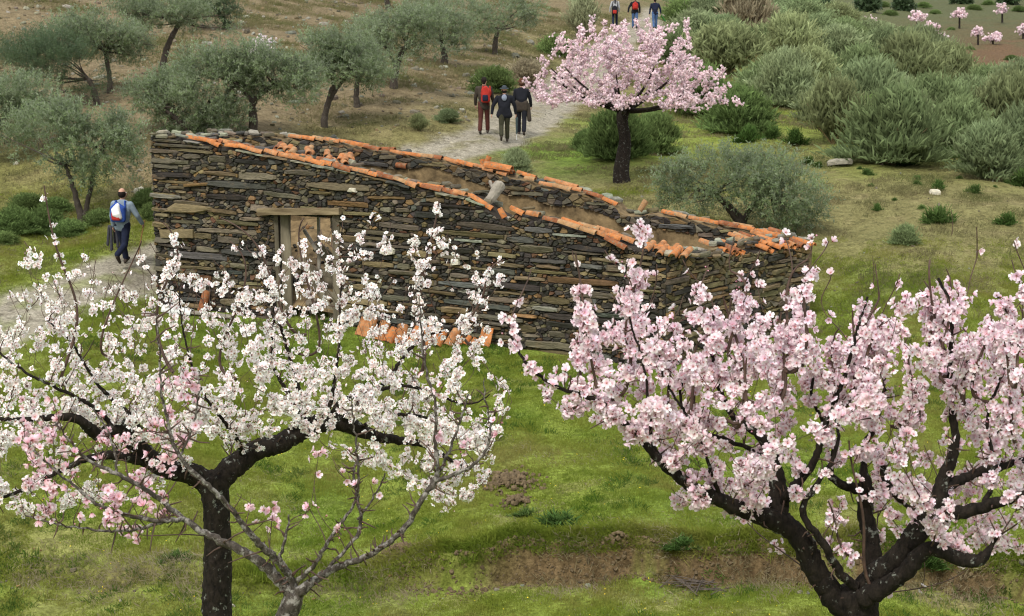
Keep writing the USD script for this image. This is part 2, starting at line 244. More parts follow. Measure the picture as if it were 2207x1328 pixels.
ZONES = [  # px, py, rx, ry, colour, weight: where each kind of ground lies on the photographed hillside
    (1100, 980, 1500, 330, GREEN, 1.4), (2000, 720, 420, 150, GREEN, 1.3), (1880, 630, 120, 45, LUSH, 1.6), (700, 730, 420, 40, LUSH, 1.0), (1500, 800, 300, 30, LUSH, .8), (1250, 880, 300, 60, GREEN, .8),
    (2000, 480, 330, 110, DRY, 3.0), (2050, 590, 300, 60, DRY, 1.6), (1950, 400, 200, 40, DRY, 1.5), (1780, 430, 140, 90, DRY, 1.8), (1250, 350, 140, 40, LUSH, 1.8), (1450, 300, 200, 60, GREEN, 1.0), (1200, 410, 250, 40, DRY, 1.8), (1400, 440, 170, 45, DRY, 2.0), (1480, 380, 120, 40, OLIVE, 1.2),
    (1880, 300, 280, 90, GREEN, 1.2), (1780, 210, 220, 80, GREEN, 1.0), (1700, 90, 200, 80, OLIVE, 1.2), (2110, 145, 190, 60, RED, 6.0), (2080, 85, 190, 14, DARKG, 3.0), (2050, 20, 260, 40, DARKG, 4.0), (1750, 40, 200, 60, DARKG, 2.0),
    (300, 120, 520, 150, SOIL, 2.2), (700, 60, 420, 130, SOIL, 2.2), (900, 210, 280, 70, SOIL, 1.8), (620, 270, 260, 45, SOIL, 1.5), (330, 330, 110, 70, SOIL, 1.4), (1000, 270, 120, 40, OLIVE, 1.6), (820, 290, 120, 30, OLIVE, 1.5),
    (60, 440, 160, 90, OLIVE, 1.8), (150, 530, 220, 40, GREEN, 1.5), (330, 480, 60, 60, OLIVE, 1.2), (1180, 140, 100, 60, OLIVE, 1.4), (1100, 1305, 1400, 40, GREEN, 1.0), (150, 1180, 200, 40, STRAW, .5), (1600, 1285, 800, 12, STRAW, 1.6)]
def ground_colour(v):
    x, y = v[:, 0], v[:, 1]
    p3 = np.stack([x, y, np.zeros_like(x)], -1)
    px, py = proj(np.stack([x, np.maximum(y, 19.5), np.where(y < 19.5, .05, v[:, 2])], -1))
    w1 = meshkit.fbm(p3 * .5, 4, 21) - .5; w2 = meshkit.fbm(p3 * .5 + 40, 4, 22) - .5
    sc = np.clip(py, 60, 1300) / 1300
    px = px + 330 * w1; py = np.clip(py + 190 * w2 * (.25 + sc), -100, 1340)
    acc = np.zeros((len(x), 3)) + .02 * OLIVE; tot = np.full(len(x), .02)
    for cx, cy, rx, ry, c, w in ZONES:
        g = w * np.exp(-((px - cx) / rx) ** 2 - ((py - cy) / ry) ** 2)
        acc += g[:, None] * c; tot += g
    col = acc / tot[:, None]
    n = meshkit.fbm(p3 * 1.3, 5, 31); n2 = meshkit.fbm(p3 * .35 + 9, 3, 33)
    bare = sstep(.60, .72, n) * .32 * (y < 60); col = col * (1 - bare[:, None]) + bare[:, None] * (.5 * STRAW + .5 * SOIL)
    lush = sstep(.56, .70, n2) * .45 * (py > 640); col = col * (1 - lush[:, None]) + lush[:, None] * LUSH
    # bare earth of the terrace edge
    face = np.exp(-((y - BANK_Y(x) + .03) / .18) ** 4) * (.35 + .65 * sstep(-1.5, .5, x)) * sstep(.30, .48, meshkit.fbm(p3 * np.array([1.7, 1.7, 1]) + 3, 4, 41) + .04)
    col = col * (1 - face[:, None]) + face[:, None] * EARTH * (0.8 + .8 * meshkit.fbm(p3 * 4, 3, 8))[:, None]
    # the track: pale wheel lines, a greener middle, ragged edges
    d = np.abs(path_side(x, y) + .5 * (meshkit.fbm(p3 * .8, 4, 51) - .5)); e = meshkit.fbm(p3 * 2.2, 4, 52)
    t = 1 - sstep(.72, 1.3, d + .7 * (e - .5)); mid = (1 - sstep(.15, .42, d)) * sstep(.42, .6, e) * .55
    t = np.clip(t - mid, 0, 1) * (y < 135)
    tc = TRACK * (.8 + .4 * meshkit.fbm(p3 * 3.3, 4, 53))[:, None]
    return np.clip(col * (1 - t[:, None]) + t[:, None] * tc, .01, .9)
gv, gf = build_ground()
GCOL = ground_colour(gv)
ground = obj('ground', (gv, gf), 'ground', smooth=True, tint=GCOL, kind='structure')
ground.SetCustomDataByKey('label', 'grassy field, dry stony hillside and dirt track')
# ------------------------------------------------------------------ the roofless schist house
A3, B3, C3, D3 = P(345, 655, 36.5), P(1432, 790, 31.5), P(1737, 705, 35.0), P(450, 560, 41.6)
def unit(v): v = np.asarray(v, float); return v / (np.linalg.norm(v, axis=-1, keepdims=True) + 1e-12)
def tube(pts, rad, k=6, bumps=0.0, rough=0.0):
    p = np.asarray(pts, float); n = len(p); rad = np.broadcast_to(np.asarray(rad, float), (n,))
    t = unit(np.gradient(p, axis=0)); ref = np.array([.31, .9, .2]) if abs(t[0] @ [.31, .9, .2]) < .9 else np.array([1.0, 0, 0])
    s = unit(np.cross(t, ref)); u = np.cross(t, s); a = np.arange(k) * 2 * math.pi / k
    d = np.cos(a)[None, :, None] * s[:, None] + np.sin(a)[None, :, None] * u[:, None]
    v = p[:, None] + d * rad[:, None, None]
    if bumps:
        nz = meshkit.fbm(v.reshape(-1, 3) * (.55 / max(rad.max(), .01)), 4, 3).reshape(n, k) - .5
        v = v + d * (nz * 2 * bumps * rad[:, None])[..., None]
    if rough:
        nz = np.abs(meshkit.fbm(v.reshape(-1, 3) * np.array([46, 46, 24.0]), 3, 13).reshape(n, k) - .5); v = v + d * ((nz * 4 - .6) * rough * rad[:, None])[..., None]
    i, j = np.meshgrid(np.arange(n - 1), np.arange(k), indexing='ij'); j2 = (j + 1) % k
    a_, b_, c_, d_ = i * k + j, i * k + j2, (i + 1) * k + j2, (i + 1) * k + j
    f = np.vstack([np.stack([a_, b_, c_], -1).reshape(-1, 3), np.stack([a_, c_, d_], -1).reshape(-1, 3)]); v = v.reshape(-1, 3)
    tips = np.array([[(n - 1) * k + q, (n - 1) * k + (q + 1) % k, n * k] for q in range(k)])
    return np.vstack([v, p[-1:] + t[-1:] * rad[-1] * .5]), np.vstack([f, tips])
class Wall:
    def __init__(s, p0, p1, out):
        s.p0 = np.array([p0[0], p0[1], 0.0]); e = np.array([p1[0] - p0[0], p1[1] - p0[1], 0.0]); s.L = np.linalg.norm(e); s.e = e / s.L
        n = np.array([s.e[1], -s.e[0], 0.0]); s.n = n if n @ np.asarray(out) > 0 else -n
    def uz(s, px, py, off=0.0):      # where the sight line through a pixel meets the wall's face
        r = ray(px, py); t = ((s.p0 + off * s.n - EYE) @ s.n) / (r @ s.n); h = EYE + r * t
        return float((h - s.p0) @ s.e), float(h[2])
    def at(s, u, z, depth=0.0):
        u, z, depth = np.broadcast_arrays(np.asarray(u, float), np.asarray(z, float), np.asarray(depth, float))
        return s.p0 + u[..., None] * s.e + z[..., None] * np.array([0, 0, 1.0]) + depth[..., None] * s.n
    def base(s, u):
        p = s.at(np.atleast_1d(u), 0.0, .15); return height(p[:, 0], p[:, 1], False)
CTR = (A3 + B3 + C3 + D3) / 4
front = Wall(A3, B3, A3 - D3); endw = Wall(B3, C3, C3 - D3); backw = Wall(D3, C3, A3 - D3); leftw = Wall(D3, A3, A3 - B3)
def region(w, top_px, seed, low=-.25, left=0.0, right=0.0, rag=.04):
    rng = np.random.default_rng(seed); tp = [w.uz(*p) for p in top_px]; u = np.array([p[0] for p in tp]); z = np.array([p[1] for p in tp])
    uu = np.arange(left, w.L - right + .01, .12); zt = np.interp(uu, u, z) + rng.uniform(-rag, rag, len(uu))
    zb = w.base(uu) + low
    pts = [(a, b) for a, b in zip(uu, zt)] + [(a, b) for a, b in zip(uu[::-1], zb[::-1])]
    return Polygon(pts).buffer(0), lambda q: np.interp(q, u, z)
def lens(cx, cz, L, h, rng):
    n = 7; t = np.array([-1, -.93, -.55, 0, .5, .92, 1.0]) * rng.uniform(.97, 1.0, 7); k = rng.uniform(1.2, 5.0)
    prof = 1 - np.abs(t) ** k * np.where(t < 0, rng.uniform(.05, .6), rng.uniform(.05, .6))
    topp = [(cx + a * L / 2, cz + h / 2 * b * rng.uniform(.82, 1.05)) for a, b in zip(t, prof)]
    bot = [(cx + a * L / 2, cz - h / 2 * b * rng.uniform(.75, 1.05)) for a, b in zip(t, prof)]
    sl = rng.normal(0, .022)
    return Polygon([(x, y + sl * (x - cx)) for x, y in topp + bot[::-1]]).buffer(0)
def lay(reg, tries, seed, slab_p, cell=(.118, .074), Lr=(.26, 1.5), hr=(.045, .145)):
    """Long slabs laid in rough courses, the gaps packed with rubble."""
    rng = np.random.default_rng(seed); x0, y0, x1, y1 = reg.bounds; slabs = []; boxes = np.zeros((0, 4))
    for k in range(tries):
        f = 1 - .75 * (k / tries)
        L = np.clip(rng.lognormal(math.log(.88 * f + .1), .42), *Lr); h = rng.uniform(*hr) * (.7 + .5 * f)
        cx, cz = rng.uniform(x0, x1), rng.uniform(y0, y1)
        if rng.random() > slab_p(cx, cz): continue
        bb = np.array([cx - L / 2, cz - h / 2, cx + L / 2, cz + h / 2])
        if len(boxes) and (np.minimum(boxes[:, 2], bb[2]) - np.maximum(boxes[:, 0], bb[0]) > .0).__and__(np.minimum(boxes[:, 3], bb[3]) - np.maximum(boxes[:, 1], bb[1]) > -.008).any(): continue
        if not reg.contains(sbox(bb[0] + .02, bb[1], bb[2] - .02, bb[3])): continue
        slabs.append(lens(cx, cz, L, h, rng)); boxes = np.vstack([boxes, bb])
    free = reg.difference(unary_union([s.buffer(.007) for s in slabs])) if slabs else reg
    n = int(reg.area / (cell[0] * cell[1])); sq = cell[0] / cell[1]
    pts = np.stack([rng.uniform(x0, x1, int(n * (x1 - x0) * (y1 - y0) / reg.area)), rng.uniform(y0, y1, int(n * (x1 - x0) * (y1 - y0) / reg.area)) * sq], 1)
    for _ in range(1):
        d, i = cKDTree(pts).query(pts, k=2); pts += (pts - pts[i[:, 1]]) * np.clip(.5 * (cell[0] * .8 - d[:, 1:2]) / np.maximum(d[:, 1:2], 1e-3), 0, .6)
    vor = Voronoi(np.vstack([pts, [[x0 - 9, 0], [x1 + 9, 0], [0, y0 * sq - 9], [0, y1 * sq + 9]]])); rub = []
    prep = shapely.prepared.prep(free)
    for k in range(len(pts)):
        r = vor.regions[vor.point_region[k]]
        if -1 in r or len(r) < 3: continue
        pg = Polygon(vor.vertices[r] / [1, sq])
        if not prep.intersects(pg): continue
        g = pg.intersection(free)
        for q in getattr(g, 'geoms', [g]):
            if q.geom_type == 'Polygon' and q.area > .0011:
                q = q.buffer(-.012, join_style='round', quad_segs=2).buffer(.007, quad_segs=2).simplify(.004)
                if q.geom_type == 'Polygon' and q.area > .0005: rub.append(q)
    return slabs, rub
def stone_mesh(w, pg, rng, t):
    pg = shapely.geometry.polygon.orient(pg); c = np.array(pg.exterior.coords)[:-1]
    m = c.mean(0); inn = m + (c - m) * rng.uniform(.72, .9)
    gx, gz = rng.normal(0, .10), rng.normal(0, .22); dep = lambda q: np.clip(t + gx * (q[:, 0] - m[0]) + gz * (q[:, 1] - m[1]), .3 * t, 1.6 * t)
    n = len(c); v = np.vstack([w.at(c[:, 0], c[:, 1], -.06), w.at(c[:, 0], c[:, 1], dep(c) * rng.uniform(.45, .75, n)), w.at(inn[:, 0], inn[:, 1], dep(inn) + rng.normal(0, .006, n)), w.at(m[0], m[1], t * rng.uniform(.95, 1.12))[None]])
    a = np.arange(n); b = (a + 1) % n
    f = np.vstack([np.stack([a, b, b + n], 1), np.stack([a, b + n, a + n], 1), np.stack([a + n, b + n, b + 2 * n], 1), np.stack([a + n, b + 2 * n, a + 2 * n], 1), np.stack([a + 2 * n, b + 2 * n, np.full(n, 3 * n)], 1)])
    if w.n @ np.cross(w.e, [0, 0, 1.0]) < 0: f = f[:, ::-1]
    return v, f
CN = list(STONES)
def pick(rng, pr):
    k = list(pr); c = np.array(STONES[k[rng.choice(len(k), p=np.array([pr[q] for q in k]) / sum(pr.values()))]])
    return c * rng.uniform(.62, 1.3) * rng.uniform(.93, 1.07, 3)
SLABP = dict(grey=.36, olive=.34, blue=.12, dark=.15, ochre=.04, rust=.02, lichen=.01); RUBP = dict(dark=.54, grey=.20, olive=.14, ochre=.07, rust=.06, blue=.015)
WARM = dict(grey=.25, olive=.46, ochre=.09, dark=.17, rust=.03)
house = thing('stone_house', 'roofless ruin of dark dry stone walls topped with orange tiles', 'house')
def add_stone(parent, w, pg, rng, t, col): 
    v, f = stone_mesh(w, pg, rng, t); return obj('stone', (v, f), 'schist', parent, tint=np.tile(col, (len(v), 1)))
def build_wall(name, w, reg, core_mat, thick, slabs, rub, seed, n_slab, n_rub, sp=SLABP, rp=RUBP, core=None, label=None):
    core = core if core is not None else reg
    parts = []
    for g in getattr(core, 'geoms', [core]):
        m = trimesh.creation.extrude_polygon(shapely.geometry.polygon.orient(g), thick, engine='earcut'); parts.append((w.at(m.vertices[:, 0], m.vertices[:, 1], m.vertices[:, 2] - thick), m.faces))
    cm = obj(name, cat_mesh(parts), core_mat, house, label=label)
    rng = np.random.default_rng(seed); order = sorted(slabs, key=lambda q: -q.area); left = []
    for k, q in enumerate(order):
        c = pick(rng, sp); t = rng.uniform(.035, .085)
        if k < n_slab: add_stone(cm, w, q, rng, t, c)
        else: left.append((stone_mesh(w, q, rng, t), c))
    for k, q in enumerate(sorted(rub, key=lambda q: -q.area)):
        c = pick(rng, rp); t = rng.uniform(.015, .065)
        if k < n_rub: add_stone(cm, w, q, rng, t, c)
        else: left.append((stone_mesh(w, q, rng, t), c))
    if left:
        obj('rubble_fill', cat_mesh([m for m, _ in left]), 'schist', cm, tint=np.vstack([np.tile(c, (len(m[0]), 1)) for m, c in left]), kind='stuff')
    return cm
FTOP = [(338, 296), (395, 303), (520, 326), (640, 349), (760, 373), (900, 407), (1000, 427), (1040, 440), (1062, 466), (1085, 480), (1105, 462), (1200, 486), (1300, 514), (1360, 533), (1432, 552)]
BTOP = [(450, 292), (560, 296), (700, 308), (800, 327), (950, 350), (1045, 371), (1150, 398), (1250, 421), (1318, 440), (1345, 466), (1380, 468), (1400, 460), (1500, 480), (1600, 500), (1737, 530)]
ETOP = [(1432, 552), (1520, 552), (1640, 545), (1737, 532)]
freg, ftop = region(front, FTOP, 1, left=-.05, right=-.07)
du0, dz1 = front.uz(592, 461); du1, _ = front.uz(722, 461); door = sbox(du0, -2, du1, dz1)
freg = freg.difference(door)
lower_left = lambda u, z: .72 * np.clip(.10 + 1.1 * sstep(-.15, -1.15, z - ftop(u)) + .5 * sstep(5.5, 8.0, u) + (.9 if u < 1.1 else 0), 0, 1)
fs, fr = lay(freg, 3600, 11, lower_left)
fw = build_wall('front_wall', front, freg, 'wall_earth', .55, fs, fr, 21, 130, 45)
ereg, etop = region(endw, ETOP, 2, right=-.06); es, er = lay(ereg, 900, 12, lambda u, z: .55, (.17, .10), (.22, .62), (.05, .11)); build_wall('end_wall', endw, ereg, 'wall_earth', .5, es, er, 22, 35, 15, WARM, WARM)
breg, btop = region(backw, BTOP, 3)
band = Polygon([(u, btop(u) + .2) for u in np.linspace(0, backw.L, 60)] + [(u, btop(u) - .10 - .42 * meshkit.fbm(np.array([u * .8, 0, 3.0]), 3, 3) - (.5 if u < 4.0 else 0)) for u in np.linspace(backw.L, 0, 60)]).buffer(0)
bs, br = lay(breg.intersection(band), 500, 13, lambda u, z: .6, (.17, .10), (.25, .8), (.05, .11))
build_wall('back_wall', backw, breg, 'mud_plaster', .5, bs, br, 23, 35, 15, label='back wall, its inner face daubed with ochre mud')
ltop = lambda u: np.interp(u, [0, leftw.L], [float(btop(0.0)), float(ftop(0.0))])
lu = np.linspace(0, leftw.L, 30); lreg = Polygon([(a, b) for a, b in zip(lu, ltop(lu))] + [(a, b) for a, b in zip(lu[::-1], leftw.base(lu[::-1]) - .25)])
ls, lr = lay(lreg, 500, 14, lambda u, z: .5); build_wall('side_wall', leftw, lreg, 'wall_earth', .5, ls, lr, 24, 5, 0)
# named single stones: two white blocks in the front wall, a third near its top
def poly_px(w, pts): return Polygon([w.uz(*p) for p in pts]).buffer(0)
rgw = np.random.default_rng(5)
for pts, lab in (([(824, 536), (830, 528), (846, 529), (854, 537), (853, 547), (836, 550), (825, 545)], 'cream white block'), ([(976, 557), (993, 556), (995, 569), (976, 571)], 'small square white block'), ([(752, 412), (758, 404), (770, 405), (773, 414)], 'pale wedge')):
    v, f = stone_mesh(front, poly_px(front, pts), rgw, .12); obj('stone', (v, f), 'schist', fw, tint=np.tile(np.array(STONES['white']) * .95, (len(v), 1)), label=lab)
for pts in ([(353, 455), (380, 437), (420, 440), (460, 446), (462, 452), (430, 458), (390, 458)], [(345, 494), (420, 493), (421, 512), (348, 513)], [(400, 396), (474, 391), (474, 398), (402, 402)]):
    v, f = stone_mesh(front, poly_px(front, pts), rgw, .11); obj('stone', (v, f), 'schist', fw, tint=np.tile(np.array(STONES['olive' if pts[0][0] < 390 else 'ochre']) * 1.1, (len(v), 1)))
for zq in (.75, 1.05, 1.38, 1.7, 2.05, 2.35, 2.75, 3.1, 3.32):     # quoins at the high corner stand a little proud
    z_ = 1.15 + zq; a_ = rgw.uniform(.03, .13); l_ = rgw.uniform(.35, .75); h_ = rgw.uniform(.06, .12)
    add_stone(fw, front, Polygon([(-a_, z_), (-a_ + .03, z_ + h_), (l_ - .05, z_ + h_ * .95), (l_, z_ + h_ * .3), (l_ - .12, z_ - .01), (.05, z_ - .02)]), rgw, rgw.uniform(.06, .10), pick(rgw, dict(grey=.5, olive=.4, lichen=.1)))
def box_between(a, b, w, h, up=(0, 0, 1.0), taper=1.0, rng=None):
    a, b = np.asarray(a, float), np.asarray(b, float); t = unit(b - a); s = unit(np.cross(t, up)); u = np.cross(s, t); k = 7
    vs = []
    for i in range(k):
        c = a + (b - a) * i / (k - 1); g = 1 - (1 - taper) * i / (k - 1)
        j = rng.normal(0, .06, 8) if rng is not None else np.zeros(8)
        for q, (x, y) in enumerate(((-.5, -.42), (-.42, -.5), (.42, -.5), (.5, -.42), (.5, .42), (.42, .5), (-.42, .5), (-.5, .42))): vs.append(c + s * w * g * x * (1 + j[q]) + u * h * g * y * (1 + j[q]))
    vs = np.array(vs); f = []
    for i in range(k - 1):
        for q in range(8):
            r = (q + 1) % 8; f += [(i * 8 + q, i * 8 + r, (i + 1) * 8 + r), (i * 8 + q, (i + 1) * 8 + r, (i + 1) * 8 + q)]
    for q in range(1, 7): f += [(0, q + 1, q), ((k - 1) * 8, (k - 1) * 8 + q, (k - 1) * 8 + q + 1)]
    return vs, np.array(f)
rw = np.random.default_rng(6); frame = obj('door_frame', box_between(front.at(*front.uz(606, 464), -.16), front.at(front.uz(606, 464)[0], dz1 - 2.1, -.16), .20, .16, (0, 1, .1), rng=rw), 'weathered_wood', house)
obj('post', box_between(front.at(*front.uz(725, 464), .02), front.at(front.uz(722, 464)[0], dz1 - 2.1, .02), .15, .14, (0, 1, .1), rng=rw), 'weathered_wood', frame)
obj('post', box_between(front.at(*front.uz(592, 464), -.05), front.at(front.uz(594, 464)[0], dz1 - 2.1, -.05), .09, .12, (0, 1, .1), rng=rw), 'weathered_wood', frame)
obj('lintel', box_between(front.at(*front.uz(563, 455), .02), front.at(*front.uz(739, 454), .02), .30, .135, rng=rw), 'lintel_wood', frame)
for (a, b, d0, d1, w_) in (((628, 560), (712, 690), -.35, -.2, .14), ((622, 505), (660, 545), -.6, -.4, .07), ((668, 470), (700, 540), -.9, -.5, .16), ((655, 590), (715, 612), -.4, -.5, .10), ((640, 615), (716, 655), -.5, -.3, .15), ((660, 655), (715, 668), -.35, -.3, .10), ((648, 470), (655, 600), -.7, -.6, .06), ((690, 545), (715, 600), -.8, -.3, .10), ((622, 596), (716, 640), -.75, -.7, .30), ((622, 650), (718, 690), -.6, -.55, .34), ((630, 545), (690, 600), -.95, -.9, .26)):
    obj('fallen_board', box_between(front.at(*front.uz(*a), d0), front.at(*front.uz(*b), d1), w_, .045, front.n, rng=rw), 'bleached_wood' if w_ < .08 else 'weathered_wood', house)
# ---- roof tiles: half-round, tapered
def tile_mesh(a, b, up, r=.088, rng=None, k=9, ends=1.0, th=.016):
    a, b = np.asarray(a, float), np.asarray(b, float); t = unit(b - a); s = unit(np.cross(t, up)); u = np.cross(s, t)
    if u @ up < 0: s, u = -s, -u
    ang = np.linspace(-.06, math.pi + .06, k); vs = []
    for c, g in ((a, 1.0), (a * .5 + b * .5, .93), (b, .86)):
        for rr in (r * g, r * g - th):
            for q in ang: vs.append(c + s * rr * math.cos(q) + u * (rr * math.sin(q) * .95 - r * .15))
    vs = np.array(vs); f = []
    def quad(p, q, r_, s2): f.extend([(p, q, r_), (p, r_, s2)])
    for i in range(2):
        o, n_ = i * 2 * k, (i + 1) * 2 * k
        for q in range(k - 1): quad(o + q, o + q + 1, n_ + q + 1, n_ + q); quad(o + k + q + 1, o + k + q, n_ + k + q, n_ + k + q + 1)
        for q in (0, k - 1): quad(o + q, n_ + q, n_ + k + q, o + k + q) if q == 0 else quad(o + q, o + k + q, n_ + k + q, n_ + q)
    for o in (0, 4 * k):
        for q in range(k - 1): quad(o + q, o + k + q, o + k + q + 1, o + q + 1) if o == 0 else quad(o + q, o + q + 1, o + k + q + 1, o + k + q)
    return vs, np.array(f)
TM = ['terracotta_a', 'terracotta_b', 'terracotta_c', 'terracotta_d']
rt = np.random.default_rng(8)
def tilem(): return TM[rt.choice(4, p=[.40, .28, .17, .15])]
def roof_tile(a, b, up=(0, 0, 1.0), r=.077, par=None): return obj('roof_tile', tile_mesh(a, b, unit(np.array(up) + rt.normal(0, .06, 3)), r * rt.uniform(.9, 1.1), rt), tilem(), par or house)
def tile_row(w, u0, u1, top, off, dz=.05, pitch=.34, L0=.45, skip=.05, up=(0, 0, 1.0)):
    u = u0
    while u < u1:
        L = L0 * (rt.uniform(.55, .8) if rt.random() < .18 else 1)
        if rt.random() > skip:
            o = off + rt.normal(0, .026); z0, z1 = float(top(u)), float(top(u + L))
            roof_tile(w.at(u + L, z1 + dz + rt.normal(0, .016) + .012, o + rt.normal(0, .03)), w.at(u, z0 + dz + .03 + rt.normal(0, .012), o), up)
        u += pitch * rt.uniform(.92, 1.12)
U = lambda w, px: w.uz(px, np.interp(px, [p[0] for p in (FTOP if w is front else BTOP if w is backw else ETOP)], [p[1] for p in (FTOP if w is front else BTOP if w is backw else ETOP)]))[0]
tile_row(front, U(front, 398), U(front, 1020), ftop, -.02)
tile_row(front, U(front, 430), U(front, 700), ftop, -.24, .05, skip=.25)
tile_row(front, U(front, 800), U(front, 1010), ftop, -.22, .03, skip=.5)
tile_row(front, U(front, 1100), U(front, 1330), lambda u: ftop(u) if u > U(front, 1112) else ftop(U(front, 1112)) + .05, -.02, .06)
tile_row(front, U(front, 1200), U(front, 1420), ftop, -.24, .05, skip=.2)
tile_row(backw, U(backw, 620), U(backw, 1290), btop, -.04, .06)
tile_row(backw, U(backw, 1045), U(backw, 1200), btop, -.26, .09, skip=.2)
tile_row(backw, U(backw, 1392), U(backw, 1640), btop, -.04, .06)
tile_row(backw, U(backw, 1470), U(backw, 1640), btop, -.26, .06, skip=.3)
# the tumbled tiles at the high end, their mouths turned to the viewer
for k in range(20):
    px = 560 + 160 * rt.random(); u = U(front, px); d = -.30 - .55 * rt.random(); z = float(ftop(u)) + .05 + .12 * rt.random()
    ax = unit(front.n * rt.uniform(.6, 1) + front.e * rt.uniform(.2, .9)); c = front.at(u, z, d); roof_tile(c + ax * .2 - [0, 0, .04], c - ax * .2 + [0, 0, .03])
# eaves over the end wall: channel and cover tiles in two courses, mouths outward
u = endw.L * .40
while u < endw.L + .02:
    z = float(etop(u)); dn = np.array([0, 0, -1.0])
    for c_, (d0, dz) in enumerate(((.07, 0.0), (-.26, .07), (-.56, .12))):
        if rt.random() < (.2 if c_ == 0 else .45 if c_ == 1 else .7): continue
        a = endw.at(u + rt.normal(0, .03), z + .05 + dz + rt.normal(0, .015), d0 + rt.normal(0, .06)); b = endw.at(u + rt.normal(0, .02), z + .13 + dz, d0 - .42)
        roof_tile(a, b)
        if c_ == 0 and rt.random() < .75: roof_tile(endw.at(u + .1, z + .015, d0 - .03), endw.at(u + .1, z + .09, d0 - .4), dn, .08)
    u += .2 * rt.uniform(.95, 1.08)
for px, o in ((1395, .10), (1425, .12), (1455, .14), (1478, .16), (1410, -.1), (1440, -.1)):
    u = U(front, min(px, 1431)) + max(0, px - 1431) * .009; z = float(ftop(u)); a = front.at(u, z + .03, o); roof_tile(a, a - front.n * .42 + [0, 0, .10])
# single tiles: the big one bridging the gap in the back wall, a broken upright, one slipping down
c = backw.at(*backw.uz(1045, 366), -.05); roof_tile(c + [0, 0, .10], backw.at(*backw.uz(1100, 380), -.08) + [0, 0, .14], r=.12)
for px, py, tx in ((1048, 352, .3), (1032, 358, -.2), (1386, 448, .4)):
    c = backw.at(*backw.uz(px, py), -.12); roof_tile(c + [.02, 0, .14], c - [tx * .3, .05, .08], (.6, -.6, .3), .07)
c = front.at(*front.uz(1330, 519), .10); roof_tile(c + front.e * .22 + [0, 0, -.12], c - front.e * .2 + [0, 0, .06])
c = front.at(*front.uz(1075, 460), -.15); roof_tile(c + [.05, -.05, -.1], c - [.05, 0, -.08], (.5, -.5, .5))
c = backw.at(*backw.uz(868, 357), .06); roof_tile(c + backw.e * .14, c - backw.e * .14 + [0, 0, .02], (0, -1, .4))
# flat stones weighting the tiles and capping the walls
def flag(c, l, w_, h, yaw, rng, tilt=.12):
    n = 7; a = np.linspace(0, 2 * math.pi, n, endpoint=False) + rng.uniform(-.25, .25, n); r = rng.uniform(.75, 1.1, n)
    o = np.stack([np.cos(a) * l / 2 * r, np.sin(a) * w_ / 2 * r], 1); R = trimesh.transformations.euler_matrix(rng.normal(0, tilt), rng.normal(0, tilt), yaw)[:3, :3]
    v = np.vstack([np.c_[o * .93, np.full(n, -h / 2)], np.c_[o, np.full(n, h * .1)], np.c_[o * .84, np.full(n, h / 2) + rng.normal(0, h * .12, n)], [[0, 0, h * .55]]])
    a = np.arange(n); b = (a + 1) % n; f = np.vstack([np.stack([a, b, b + n], 1), np.stack([a, b + n, a + n], 1), np.stack([a + n, b + n, b + 2 * n], 1), np.stack([a + n, b + 2 * n, a + 2 * n], 1), np.stack([a + 2 * n, b + 2 * n, np.full(n, 3 * n)], 1)])
    return v @ R.T + np.asarray(c), f
rs = np.random.default_rng(9); CAP = dict(lichen=.36, grey=.3, olive=.16, blue=.1, dark=.08)
def caps(w, top, u0, u1, pitch, off, lift, n_lay=1, big=1.0, th=.5):
    u = u0
    while u < u1:
        for q in range(n_lay):
            c = w.at(u, float(top(u)) + lift + q * .06 + rs.normal(0, .015), off - rs.uniform(0, th)); m = flag(c, rs.uniform(.18, .42) * big, rs.uniform(.14, .28) * big, rs.uniform(.04, .085), math.atan2(w.e[1], w.e[0]) + rs.normal(0, .35), rs)
            obj('cap_stone', m, 'schist', house, tint=np.tile(pick(rs, CAP), (len(m[0]), 1)))
        u += pitch * rs.uniform(.7, 1.3)
caps(front, ftop, .05, U(front, 400), .16, .02, .03, 2, 1.15); caps(front, ftop, U(front, 420), U(front, 760), .22, -.12, .09); caps(front, ftop, U(front, 760), U(front, 1050), .30, -.15, .08)
caps(front, ftop, 0.05, U(front, 1060), .24, -.18, .015); caps(front, ftop, U(front, 1085), 11, .34, -.15, .05)
caps(backw, btop, .1, backw.L, .27, -.16, .05, th=.3); caps(backw, btop, 0, U(backw, 720), .2, .05, .08); caps(endw, etop, .0, endw.L * .42, .10, .12, .02, 2, .9, th=.6); caps(endw, etop, endw.L * .38, endw.L, .15, -.05, .20, th=.5); caps(leftw, ltop, .3, leftw.L, .3, -.1, .02)
ba, bb = front.at(*front.uz(1036, 446), -.15), front.at(*front.uz(1054, 402), -.5)
m = None; sq = np.linspace(0, 1, 14)[:, None]; obj('beam_stump', tube(ba * (1 - sq) + bb * sq + np.c_[.04 * np.sin(3 * sq[:, 0]), 0 * sq[:, 0], 0 * sq[:, 0]], np.interp(sq[:, 0], [0, .5, .9, 1], [.075, .10, .125, .10]), 14, .25, .1), 'bleached_wood', house)
obj('beam_stub', box_between(backw.at(*backw.uz(1060, 390), .1), backw.at(*backw.uz(1085, 411), .45), .06, .07, rng=rw), 'bleached_wood', house)
